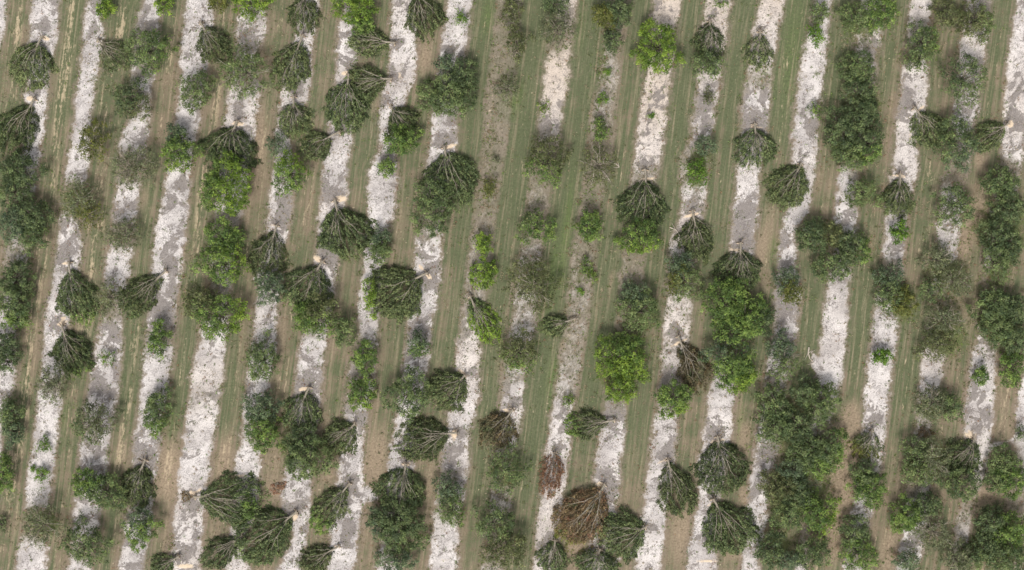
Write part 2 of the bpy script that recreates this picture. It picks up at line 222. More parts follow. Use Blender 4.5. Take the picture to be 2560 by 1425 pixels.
# patches: kind, x, y, rx, ry, tilt (degrees, clockwise in the picture), strength
PATCH = [
 # clay at root pits
 ('clay',115,96,10,6,30,1),('clay',76,247,10,7,20,1),('clay',252,90,14,4,-60,.6),('clay',165,658,12,4,-8,.9),('clay',155,808,14,7,-15,.8),('clay',160,795,9,4,0,.8),
 ('clay',595,310,22,6,0,.9),('clay',415,682,8,6,0,.5),('clay',218,122,3,3,0,.3),('clay',862,183,9,6,-10,1),('clay',1000,192,22,10,80,.45),('clay',1125,366,20,5,-18,.95),
 ('clay',853,497,16,8,0,1),('clay',690,562,18,5,-5,.55),('clay',795,648,14,7,25,1),('clay',1072,690,11,5,48,1),('clay',1052,668,12,6,50,.7),('clay',1148,928,9,6,30,.9),('clay',1160,940,6,9,0,.9),
 ('clay',1620,447,20,4,-3,1),('clay',1728,538,26,4,-14,1),('clay',1848,626,30,4,7,1),('clay',1698,856,22,4,-26,1),('clay',1888,318,24,4,5,.7),('clay',1266,1026,12,4,18,1),('clay',1135,1085,8,18,0,.8),
 ('clay',1015,1160,12,5,5,1),('clay',760,972,14,5,-8,1),('clay',735,1292,9,11,-30,1),('clay',480,1232,14,6,10,.8),('clay',500,1225,8,8,0,.6),('clay',1500,1212,12,9,0,.9),('clay',1795,1102,28,5,-10,.8),
 ('clay',1780,1258,18,4,-30,.7),('clay',1660,1150,28,4,-28,.6),('clay',1495,1382,18,5,-5,.8),('clay',2250,440,22,4,5,.8),('clay',2300,272,16,4,-35,.8),('clay',2275,340,5,16,0,.55),('clay',2525,310,9,10,0,.9),
 ('clay',2425,1092,18,6,25,.85),('clay',2430,1080,20,9,20,.5),('clay',1995,415,18,5,15,.8),('clay',465,1415,26,7,0,.8),('clay',600,1190,22,5,0,.7),('clay',888,1060,10,6,0,.6),('clay',868,1212,10,5,-30,.6),('clay',585,1340,16,6,0,.5),
 ('clay',840,1365,14,6,20,.6),('clay',1110,1400,16,6,0,.5),('clay',1285,1020,6,14,30,.5),('clay',1425,838,10,6,0,.5),('clay',450,1240,6,20,0,.2),('clay',1768,1402,34,5,0,.7),('clay',2455,980,4,20,0,.3),('clay',1375,1260,14,20,0,.35),
 ('clay',1590,655,8,10,0,.45),('clay',2510,870,3,3,0,.3),('clay',640,1320,16,6,0,.5),('clay',360,1152,6,3,0,.5),
 ('clay',1238,170,9,130,7,.24),('clay',1224,300,10,70,7,.26),
 # straw & bare tan turf
 ('straw',55,1130,22,300,7,.22),('straw',95,760,16,340,7,.28),('straw',165,150,12,170,7,.5),('straw',45,90,12,80,7,.5),('straw',300,80,10,60,7,.6),('straw',240,350,14,130,7,.4),('straw',225,700,14,150,7,.5),('straw',350,830,14,130,7,.45),
 ('straw',430,100,12,90,7,.35),('straw',550,280,22,60,7,.5),('straw',520,180,10,40,7,.4),('straw',155,1000,16,300,7,.45),('straw',300,1080,18,120,7,.4),('straw',1090,750,18,190,7,.45),('straw',490,560,16,160,7,.35),('straw',640,370,16,80,7,.35),('straw',1250,900,20,260,7,.2),
 ('straw',2330,620,18,90,7,.5),('straw',2250,500,25,120,7,.35),('straw',2390,690,20,60,5,.35),('straw',1560,420,20,60,7,.35),('straw',1890,40,24,30,0,.5),
 ('dirt',425,1180,34,75,7,1.0),('straw',425,1170,30,70,7,.4),('dirt',560,1150,26,90,7,.7),('straw',560,1150,20,50,7,.3),('dirt',940,1150,35,110,7,.75),('dirt',690,1130,20,130,7,.55),('dirt',640,380,26,130,7,.75),('dirt',600,420,12,90,7,.5),('dirt',775,520,28,110,7,.45),('straw',775,470,20,80,7,.3),
 ('dirt',440,330,22,70,7,.3),('dirt',1065,140,24,60,7,.7),('dirt',1065,480,20,80,7,.4),('dirt',940,260,16,40,7,.5),('dirt',1000,560,24,90,7,.5),('dirt',870,680,20,90,7,.4),('dirt',1100,1300,22,120,7,.55),('dirt',1075,1200,16,90,7,.6),('dirt',700,1225,30,20,0,.7),('dirt',760,1320,20,60,0,.5),('dirt',820,1190,26,20,-40,.7),('dirt',830,1330,10,50,7,.3),
 ('dirt',2110,1180,30,110,8,1.15),('dirt',2090,1320,22,100,8,1.0),('dirt',2125,1060,26,60,8,.8),('dirt',2220,1380,26,90,8,.75),('dirt',2490,960,26,80,7,.6),('straw',2500,1010,22,90,7,.4),('dirt',2460,1240,40,26,0,.9),('dirt',2330,1250,30,20,0,.7),('dirt',2250,700,12,90,7,.5),('dirt',2420,780,34,90,7,.5),('dirt',2440,540,40,70,10,.8),('dirt',2400,620,24,40,0,.7),('dirt',2335,60,20,90,7,.5),('dirt',2375,170,20,60,7,.6),('dirt',2180,320,22,120,7,.6),('dirt',2230,250,14,60,7,.4),
 ('dirt',1970,1080,16,40,0,.5),('dirt',2450,400,20,30,0,.8),('dirt',2510,260,10,80,7,.5),('dirt',2460,140,14,60,7,.3),('dirt',1700,1330,30,110,7,.75),('dirt',1440,1360,30,40,0,.85),('dirt',1590,1140,18,140,7,.35),('dirt',1860,1100,20,70,7,.7),('dirt',1860,590,14,40,0,.0),('dirt',1925,560,24,80,7,.55),('dirt',1950,680,14,120,7,.5),('dirt',1580,360,14,60,7,.3),('dirt',1545,100,16,120,7,.35),('dirt',1555,60,20,60,7,.3),('dirt',1500,540,12,60,7,.4),('dirt',1480,270,8,60,7,.5),('dirt',1260,560,10,120,7,.3),('dirt',1525,720,10,90,7,.5),('dirt',1410,860,16,20,0,.6),('dirt',2045,140,10,60,7,.3),('dirt',2000,180,8,60,7,.5),('dirt',1940,880,12,60,7,.3),
 ('dirt',360,500,16,40,7,.6),('dirt',1900,640,16,60,7,.6),('dirt',1895,480,10,80,7,.3),('dirt',2050,450,22,60,7,.6),('dirt',2175,620,14,80,7,.6),('dirt',1860,1240,16,40,0,.7),('dirt',1830,1390,40,20,0,.6),('dirt',610,800,14,200,7,.5),
 # strong green
 ('lush',1895,195,26,30,0,.9),('lush',1415,590,10,120,6,.55),('lush',1385,950,16,60,6,.5),('lush',1220,40,14,40,6,.4),('lush',1345,500,6,40,6,.5),('lush',1850,1060,8,40,6,.6),('lush',1505,1150,6,40,6,.6),('lush',1380,690,12,90,6,.5),('lush',160,1040,8,50,6,.3),('lush',430,1040,14,60,6,.25),('lush',1980,130,26,140,6,.3),('lush',1450,60,14,60,6,.2),('lush',2470,1000,6,14,0,.4),('lush',1260,215,24,30,0,.3),('lush',1285,240,20,40,6,.5),('lush',1935,620,16,30,0,.5),
 # weeds on the strips
 ('weedy',235,192,14,12,0,.55),('weedy',1385,85,34,26,0,.5),('weedy',1265,210,30,40,0,.6),('weedy',1230,330,14,60,6,.55),('weedy',1225,470,22,24,0,.6),('weedy',1515,130,22,40,10,.6),('weedy',1510,190,18,26,0,.6),('weedy',1500,250,24,24,0,.55),('weedy',1498,320,24,40,0,.55),('weedy',1490,440,26,60,6,.55),('weedy',1750,400,30,60,6,.75),('weedy',1740,440,24,34,0,.8),('weedy',1640,290,10,10,0,.5),('weedy',1622,250,7,60,15,.4),
 ('weedy',1900,200,22,34,0,.45),('weedy',2040,188,10,12,0,.6),('weedy',1450,690,16,60,6,.5),('weedy',1425,840,18,30,0,.4),('weedy',305,590,50,44,0,.55),('weedy',270,745,36,40,0,.5),('weedy',330,420,44,50,0,.35),('weedy',130,955,36,40,0,.45),('weedy',100,1300,46,50,0,.45),('weedy',265,895,22,18,0,.5),('weedy',200,500,34,50,0,.4),('weedy',520,985,20,36,7,.3),('weedy',1300,870,50,44,0,.5),('weedy',1265,1180,50,50,0,.5),('weedy',1335,715,56,50,0,.45),('weedy',1590,610,10,10,0,.4),('weedy',1595,700,26,20,0,.4),('weedy',2350,690,50,90,7,.5),('weedy',2365,830,56,70,0,.55),('weedy',2340,1020,44,40,0,.5),('weedy',2310,1140,50,50,0,.45),('weedy',2300,1310,50,50,0,.4),('weedy',1960,880,34,50,0,.4),('weedy',2400,1390,50,40,0,.45),('weedy',2240,745,46,60,0,.4),('weedy',1435,1120,4,20,6,.5),('weedy',820,520,8,20,0,.0),('weedy',1220,520,12,40,6,.4),('weedy',1410,1260,8,6,0,.5),('weedy',1450,1100,30,10,0,.3),('weedy',610,190,50,50,0,.4),('weedy',780,1250,20,20,0,.2),('weedy',2430,60,50,40,0,.4),('weedy',2180,60,50,40,0,.4),('weedy',2060,1270,60,110,0,.45),('weedy',1990,1080,70,80,0,.5),('weedy',2500,560,50,90,0,.45),('weedy',2510,820,60,90,0,.45),('weedy',2500,1340,60,80,0,.5),('weedy',2110,600,70,50,0,.4),('weedy',2140,280,60,110,0,.45),('weedy',60,560,50,80,0,.4),
 # sand spilled over the turf
 ('sand',928,1238,20,16,55,1.0),('sand',2030,885,6,20,-20,.5),('sand',1690,600,18,30,35,.6),('sand',655,690,26,5,-18,1.0),('sand',1715,560,10,14,0,.5),('sand',2040,910,18,12,0,.6),('sand',1560,1395,40,10,-20,.6),('sand',1770,1170,24,20,0,.4),('sand',2500,1110,34,8,-20,.8),
]
GREEN = [(60,60,.50),(200,150,.72),(330,60,.72),(430,300,.30),(560,60,.45),(700,60,.40),(820,150,.40),(960,60,.55),(200,500,.42),(60,800,.30),(130,1000,.55),(60,1300,.35),(250,600,.45),(380,560,.60),(330,850,.75),(300,1250,.40),(450,700,.50),(420,1000,.62),(420,1180,.05),(600,900,.45),(570,1050,.55),(560,1160,.08),(620,400,.10),(700,600,.45),(780,450,.30),(780,300,.45),(900,380,.70),(900,560,.40),(1060,250,.55),(1060,130,.20),
 (1030,480,.40),(1000,700,.40),(960,900,.50),(830,950,.45),(690,1050,.30),(690,1200,.15),(930,1100,.30),(930,1200,.12),(1080,850,.60),(1090,1000,.55),(1070,1250,.20),(1200,80,.90),(1190,300,.70),(1290,300,.95),(1280,560,.75),(1280,750,.70),(1230,1000,.65),(1200,1200,.55),(1180,1350,.35),(1330,150,.85),(1450,200,.90),(1440,450,.90),(1400,650,.95),(1360,950,.90),(1330,1150,.85),(1310,1350,.55),(1570,200,.65),(1560,350,.60),(1520,600,.75),(1500,780,.75),(1470,950,.70),(1460,1050,.60),(1450,1200,.45),(1420,1380,.10),
 (1720,150,.95),(1700,350,.90),(1650,560,.70),(1620,750,.62),(1620,900,.50),(1600,1050,.55),(1580,1200,.38),(1560,1270,.30),(1840,150,.85),(1820,350,.80),(1790,550,.60),(1760,700,.60),(1720,1000,.40),(1710,1100,.45),(1690,1350,.18),(1960,150,.95),(1930,300,.90),(1920,480,.50),(1890,640,.35),(1860,900,.50),(1850,1100,.30),(2090,150,.85),(2060,400,.45),(2050,560,.35),(2020,750,.70),(2010,850,.75),(2130,900,.75),(2140,800,.80),(2120,1000,.40),(2100,1150,.05),(2240,150,.65),(2210,320,.40),(2310,470,.55),(2290,620,.40),(2270,800,.65),(2250,950,.70),(2240,1100,.45),(2220,1300,.25),(2370,200,.40),(2330,380,.50),(2500,100,.65),(2480,220,.50),(2440,560,.25),(2420,720,.40),(2400,880,.60),(2390,1000,.40),(2520,980,.15),(2500,1080,.12),(2360,1330,.30),(2450,1400,.30)]

def build_ground():
    ds = 0.36
    X0, Y0 = 112.0, 68.0
    inx = np.arange(-X0, X0 + .01, ds); iny = np.arange(-Y0, Y0 + .01, ds)
    far = np.array([4, 9, 16, 25, 36, 50, 70, 100, 150, 230, 380, 700, 1300.0])
    xs = np.concatenate([-X0 - far[::-1], inx, X0 + far]); ys = np.concatenate([-Y0 - far[::-1], iny, Y0 + far])
    GX, GY = np.meshgrid(xs, ys); nx, ny = len(xs), len(ys)
    px = (GX / M + 1280).ravel(); py = (712.5 - GY / M).ravel()
    n = px.size
    # gentle wobble so that no edge is ruler straight
    e = np.full(n, 1e9); dark = np.zeros(n); weed = np.zeros(n); warm = np.zeros(n)
    pyc = np.clip(py, -400, 1900)
    for k in range(-150, 170):
        base = nominal(k) - SL * py
        if k in ROWS:
            t = np.array(ROWS[k], float)
            ol = np.interp(py, t[:, 0], t[:, 1] - (nominal(k) - SL * t[:, 0])); orr = np.interp(py, t[:, 0], t[:, 2] - (nominal(k) - SL * t[:, 0]))
            dk, wd, wm = (np.interp(py, t[:, 0], t[:, i]) for i in (3, 4, 5))
        else:
            sel = np.abs(px - base) < 70
            if not sel.any(): continue
            ol = -31 + 5 * np.sin(py * .013 + k * 2.1); orr = 31 + 5 * np.sin(py * .011 + k * 1.3)
            dk = .3 + .2 * np.sin(py * .02 + k); wd = .12 + 0 * py; wm = .08 + 0 * py
        d = np.maximum(base + ol - px, px - base - orr) * M
        m = d < e
        e = np.where(m, d, e); dark = np.where(m, dk, dark); weed = np.where(m, wd, weed); warm = np.where(m, wm, warm)
    # broad greenness of the turf
    num = np.zeros(n); den = np.full(n, 1e-9)
    near = (px > -300) & (px < 2860) & (py > -300) & (py < 1725)
    pxn, pyn = px[near], py[near]; nn = np.zeros(pxn.size); dd = np.full(pxn.size, 1e-12)
    for (x, y, gval) in GREEN:
        d2 = ((pxn - x) / 60.0) ** 2 + ((pyn - y) / 110.0) ** 2
        w = 1.0 / (0.15 + d2) ** 2
        nn += w * gval; dd += w
    green = np.full(n, .5); green[near] = nn / dd
    straw = np.where(px < 760, .28, np.where(px < 1900, .12, .26)).astype(float)
    dirt = np.zeros(n); clay = np.zeros(n); lush = np.zeros(n); weedy = np.zeros(n)
    z = 0.035 * np.sin(px * .021 + py * .004) * np.sin(py * .017)
    arrs = dict(straw=straw, dirt=dirt, clay=clay, lush=lush, weedy=weedy)
    for (kd, x, y, rx, ry, tilt, s) in PATCH:
        r = max(rx, ry) * 2.2 + 8
        idx = np.nonzero((np.abs(px - x) < r) & (np.abs(py - y) < r))[0]
        if not len(idx): continue
        a = math.radians(tilt); dx, dy = px[idx] - x, py[idx] - y
        lx = dx * math.cos(a) + dy * math.sin(a); ly = -dx * math.sin(a) + dy * math.cos(a)
        q = np.exp(-((lx / rx) ** 2 + (ly / ry) ** 2) * 0.9)
        if kd == 'sand': e[idx] = e[idx] - q * s * 3.2
        elif kd == 'veg': weed[idx] = np.minimum(weed[idx] + q * s, .95); e[idx] = e[idx] + q * s * .9
        elif kd == 'grey': dark[idx] = np.maximum(dark[idx], 0) + q * s
        else: arrs[kd][idx] = np.maximum(arrs[kd][idx], 0) + q * s
        if kd == 'clay': z[idx] += q * s * (0.28 if min(rx, ry) < 7 else 0.2)
    co = np.stack([GX.ravel(), GY.ravel(), z], 1).astype(np.float32)
    me = bpy.data.meshes.new('ground')
    i = np.arange(nx * ny).reshape(ny, nx)
    f = np.stack([i[:-1, :-1], i[:-1, 1:], i[1:, 1:], i[1:, :-1]], -1).reshape(-1, 4)
    fill_mesh(me, co, f)
    put_attr(me, 'uv_row', 'FLOAT_VECTOR', np.stack([(px + SL * py) * M, py * M, np.zeros(n)], 1))
    put_attr(me, 'edge', 'FLOAT', e)
    GRID.update(xs=xs, ys=ys, e=e.reshape(ny, nx), weedy=weedy.reshape(ny, nx), weed=weed.reshape(ny, nx))
    one = np.ones(n)
    put_attr(me, 'sandy', 'FLOAT_COLOR', np.stack([dark, weed, warm, one], 1))
    put_attr(me, 'turf', 'FLOAT_COLOR', np.stack([green, straw, dirt, one], 1))
    put_attr(me, 'extra', 'FLOAT_COLOR', np.stack([clay, lush, weedy, one], 1))
    me.polygons.foreach_set('use_smooth', np.ones(len(f), bool))
    me.materials.append(ground_material())
    o = bpy.data.objects.new('ground', me); COL.objects.link(o); o['kind'] = 'structure'
    return o

# ------------------------------------------------------------------ mesh helpers
def fill_mesh(me, co, faces):
    faces = np.asarray(faces, np.int32); nf, k = faces.shape
    me.vertices.add(len(co)); me.vertices.foreach_set('co', np.ascontiguousarray(co, np.float32).ravel())
    me.loops.add(nf * k); me.loops.foreach_set('vertex_index', faces.ravel())
    me.polygons.add(nf)
    me.polygons.foreach_set('loop_start', np.arange(0, nf * k, k, dtype=np.int32))
    me.polygons.foreach_set('loop_total', np.full(nf, k, np.int32))
    me.update(calc_edges=True)

def put_attr(me, name, typ, data):
    a = me.attributes.new(name, typ, 'POINT')
    key = {'FLOAT': 'value', 'FLOAT_VECTOR': 'vector', 'FLOAT_COLOR': 'color'}[typ]
    a.data.foreach_set(key, np.ascontiguousarray(data, np.float32).ravel())

def unit(a): return a / (np.linalg.norm(a, axis=-1, keepdims=True) + 1e-9)

def leaf_mesh(name, C, N, D, L, W, col):
    """C centres, N normals, D long axes, L lengths, W widths, col colours -> one mesh of leaf blades (bent lozenges)"""
    N = unit(N); D = unit(D - (D * N).sum(1, keepdims=True) * N); S = np.cross(N, D)
    L = L[:, None]; W = W[:, None]
    p = np.stack([C - D * L * .5 - N * L * .06, C + S * W * .5, C + D * L * .5 - N * L * .10, C - S * W * .5], 1)
    me = bpy.data.meshes.new(name)
    n = len(C)
    fill_mesh(me, p.reshape(-1, 3), np.arange(4 * n).reshape(n, 4))
    put_attr(me, 'col', 'FLOAT_COLOR', np.repeat(np.concatenate([col, np.ones((n, 1))], 1), 4, 0))
    me.materials.append(LEAF)
    return me

class Tubes:
    """tapered tubes collected into ONE mesh"""
    def __init__(s): s.v = []; s.f = []; s.n = 0
    def add(s, pts, rad, sides=6):
        pts = np.asarray(pts, float); rad = np.asarray(rad, float); k = len(pts)
        t = np.gradient(pts, axis=0); t = unit(t)
        ref = np.array([0, 0, 1.0]) if abs(t[0][2]) < .8 else np.array([1.0, 0, 0])
        a = unit(np.cross(t, ref)); b = np.cross(t, a)
        th = np.arange(sides) * 2 * math.pi / sides
        ring = pts[:, None] + rad[:, None, None] * (a[:, None] * np.cos(th)[None, :, None] + b[:, None] * np.sin(th)[None, :, None])
        s.v.append(ring.reshape(-1, 3))
        i = np.arange(k * sides).reshape(k, sides) + s.n
        j = np.roll(i, -1, 1)
        s.f.append(np.stack([i[:-1], j[:-1], j[1:], i[1:]], -1).reshape(-1, 4))
        s.n += k * sides
    def build(s, name, mat, parent=None):
        me = bpy.data.meshes.new(name)
        fill_mesh(me, np.concatenate(s.v), np.concatenate(s.f))
        me.polygons.foreach_set('use_smooth', np.ones(len(me.polygons), bool))
        me.materials.append(mat)
        return link(name, me, parent)

def link(name, me, parent=None):
    o = bpy.data.objects.new(name, me); COL.objects.link(o)
    if parent is not None: o.parent = parent
    return o

def thing(name, loc, cat, group):
    o = bpy.data.objects.new(name, None); COL.objects.link(o)
    o.location = loc; o.empty_display_size = .5
    o['category'] = cat; o['group'] = group
    return o

def curve_pts(a, b, n, wob, rng, sag=0.0):
    a, b = np.asarray(a, float), np.asarray(b, float); t = np.linspace(0, 1, n)[:, None]
    p = a + (b - a) * t
    L = np.linalg.norm(b - a)
    w = np.cumsum(rng.normal(0, 1, (n, 3)), 0); w = w - w[0] - (w[-1] - w[0]) * t
    p = p + w * wob * L / n
    p[:, 2] += (sag * np.sin(t * math.pi))[:, 0]
    return p

# ------------------------------------------------------------------ colours (albedo): (base, tip)
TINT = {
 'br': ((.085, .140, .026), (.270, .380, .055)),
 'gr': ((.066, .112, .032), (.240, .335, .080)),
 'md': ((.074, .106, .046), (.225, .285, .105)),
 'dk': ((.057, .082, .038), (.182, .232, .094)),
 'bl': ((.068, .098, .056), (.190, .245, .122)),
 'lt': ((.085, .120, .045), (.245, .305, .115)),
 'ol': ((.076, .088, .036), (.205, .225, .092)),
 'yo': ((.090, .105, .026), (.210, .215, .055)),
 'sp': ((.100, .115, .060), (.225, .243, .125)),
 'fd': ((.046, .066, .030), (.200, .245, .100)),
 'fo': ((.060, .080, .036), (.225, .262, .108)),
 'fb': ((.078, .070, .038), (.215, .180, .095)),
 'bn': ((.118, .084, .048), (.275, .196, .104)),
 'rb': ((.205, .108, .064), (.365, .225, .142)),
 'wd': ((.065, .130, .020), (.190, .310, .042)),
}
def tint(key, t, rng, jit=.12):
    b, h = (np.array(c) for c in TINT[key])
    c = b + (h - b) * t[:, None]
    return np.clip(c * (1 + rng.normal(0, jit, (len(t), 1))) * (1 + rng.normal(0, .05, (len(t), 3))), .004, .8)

def poisson_disc(rng, n, mind, shape):
    """n points in the unit disc with a minimum spacing, SHAPE(theta) scales the rim"""
    out = []
    for _ in range(n * 40):
        th = rng.uniform(0, 2 * math.pi); r = math.sqrt(rng.uniform(0, 1))
        p = (r * math.cos(th), r * math.sin(th), th, r)
        if all((p[0] - q[0]) ** 2 + (p[1] - q[1]) ** 2 > mind * mind for q in out):
            out.append(p)
            if len(out) >= n: break
    return np.array(out)

# ------------------------------------------------------------------ standing tree
def standing(px, py, rx, ry, tone, dens, name, cat, group, seed, tip2=None, limbs=0):
    rng = np.random.default_rng(seed)
    gr_ = ((1.05 if px > 1880 else 1.13) if dens > .6 else 1.2) if math.sqrt(rx * ry) > 24 else 1.2
    a, b = rx * M * gr_, ry * M * gr_
    R = math.sqrt(a * b)
    H = (2.1 + 1.02 * R) if R > 1.9 else (0.45 + 1.0 * R)     # tree height
    zc = H * .62
    x, y = at(px, py, zc)
    root = thing(name, (x, y, 0), cat, group)
    ph = rng.uniform(0, 6.3, 4); am = rng.uniform(.5, 1, 4) * np.array([.13, .12, .11, .10])
    def rim(th): return .95 + sum(am[i] * np.sin((i + 2) * th + ph[i]) for i in range(4))
    small = R < 1.9
    # boughs of the crown
    nl = int(np.clip(3.2 * R * R / 1.7, 4, 26)) if not small else max(3, int(4 * R))
    lr0 = .95 / math.sqrt(nl)
    pd = poisson_disc(rng, nl, 1.3 / math.sqrt(nl), rim)
    lobes = []
    for (u_, v_, th, r) in pd:
        k = rim(th) * (1 - lr0 * .62)
        zz = zc + (H - zc) * (1 - r ** 2.2) * rng.uniform(.30, 1.0) - (0.16 * H) * rng.uniform(0, 1) - r ** 3 * H * .22
        lobes.append((u_ * a * k, v_ * b * k, zz, rng.uniform(.75, 1.35) * lr0 * R * 1.0, rng.uniform(0, 1)))
    C, N, D, T = [], [], [], []
    lpm = 26.0 * dens                                   # leaves per square metre of bough
    for (lx, ly, lz, lr, shade) in lobes:
        nc = max(4, int(lr * lr * 6.6))
        for _ in range(nc):
            d = unit(rng.normal(0, 1, 3) + np.array([0, 0, .55])); d[2] = abs(d[2]) * .9 - .15
            cc = np.array([lx, ly, lz]) + d * lr * np.array([1, 1, .72]) * rng.uniform(.50, 1.12)
            cr = rng.uniform(.28, .52) * (1 if not small else .75)
            n = max(6, int(lpm * .56 * (cr / .32) ** 2 * rng.uniform(.6, 1.3)))
            off = rng.normal(0, 1, (n, 3)) * cr * np.array([.62, .62, .42])
            C.append(cc + off)
            N.append(unit(off) * .55 + np.array([0, 0, .85]) + d * .35 + rng.normal(0, .38, (n, 3)))
            D.append(off + d * .3 + rng.normal(0, .3, (n, 3)))
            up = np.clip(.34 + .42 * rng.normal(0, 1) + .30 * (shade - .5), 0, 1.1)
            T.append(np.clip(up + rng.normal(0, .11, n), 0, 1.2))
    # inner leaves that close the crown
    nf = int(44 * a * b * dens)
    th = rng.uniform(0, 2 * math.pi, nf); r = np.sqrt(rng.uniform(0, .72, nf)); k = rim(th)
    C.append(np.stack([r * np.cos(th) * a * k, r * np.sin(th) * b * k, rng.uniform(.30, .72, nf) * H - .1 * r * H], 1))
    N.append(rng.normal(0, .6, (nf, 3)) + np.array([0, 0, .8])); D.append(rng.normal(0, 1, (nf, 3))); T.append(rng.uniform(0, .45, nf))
    C, N, D, T = np.concatenate(C), np.concatenate(N), np.concatenate(D), np.concatenate(T)
    C[:, 2] = np.maximum(C[:, 2], .08)
    n = len(C)
    ls = .92 if not small else .72
    L = rng.uniform(.26, .46, n) * ls; W = L * rng.uniform(.42, .66, n)
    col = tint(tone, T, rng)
    if tip2:                                             # second colour on one side of the crown: (tone, dx, dy)
        c2 = tint(tip2[0], T, rng)
        s = (C[:, 0] / a * tip2[1] - C[:, 1] / b * tip2[2]) + rng.normal(0, .18, n)
        col = np.where((s > .25)[:, None], c2, col)
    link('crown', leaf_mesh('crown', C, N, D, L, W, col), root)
    # trunk with boughs
    tb = Tubes()
    fork = H * .34
    tr = .10 + .035 * R
    tb.add(curve_pts((0, 0, -.1), (rng.normal(0, .1), rng.normal(0, .1), fork), 5, .06, rng), np.linspace(tr * 1.35, tr * .8, 5), 8)
    for i, (lx, ly, lz, lr, sh) in enumerate(lobes[:14]):
        p = curve_pts((0, 0, fork * rng.uniform(.7, .98)), (lx, ly, lz), 6, .10, rng, .12 * R)
        tb.add(p, np.linspace(tr * .5, .025, 6), 5)
    tb.build('trunk', BARK if limbs == 0 else PALE, root)
    for i in range(limbs):                               # bare limbs that stand out of a thin crown
        tb = Tubes(); th = rng.uniform(0, 2 * math.pi) if limbs > 2 else rng.uniform(-2.4, -.7)
        rr = rng.uniform(.7, 1.0); e_ = np.array([math.cos(th) * a * rr, math.sin(th) * b * rr, H * rng.uniform(.72, .95)])
        p = curve_pts((0, 0, fork * .9), e_, 8, .22, rng, .35); tb.add(p, np.linspace(.10, .022, 8), 5)
        for q in range(4):
            i0 = rng.integers(2, 7); dd = unit(rng.normal(0, 1, 3) * np.array([1, 1, .3]) + unit(e_) * 1.0)
            tb.add(curve_pts(p[i0], p[i0] + dd * rng.uniform(.8, 1.7), 5, .2, rng), np.linspace(.05, .015, 5), 4)
        tb.build('limb', PALE, root)
    return root

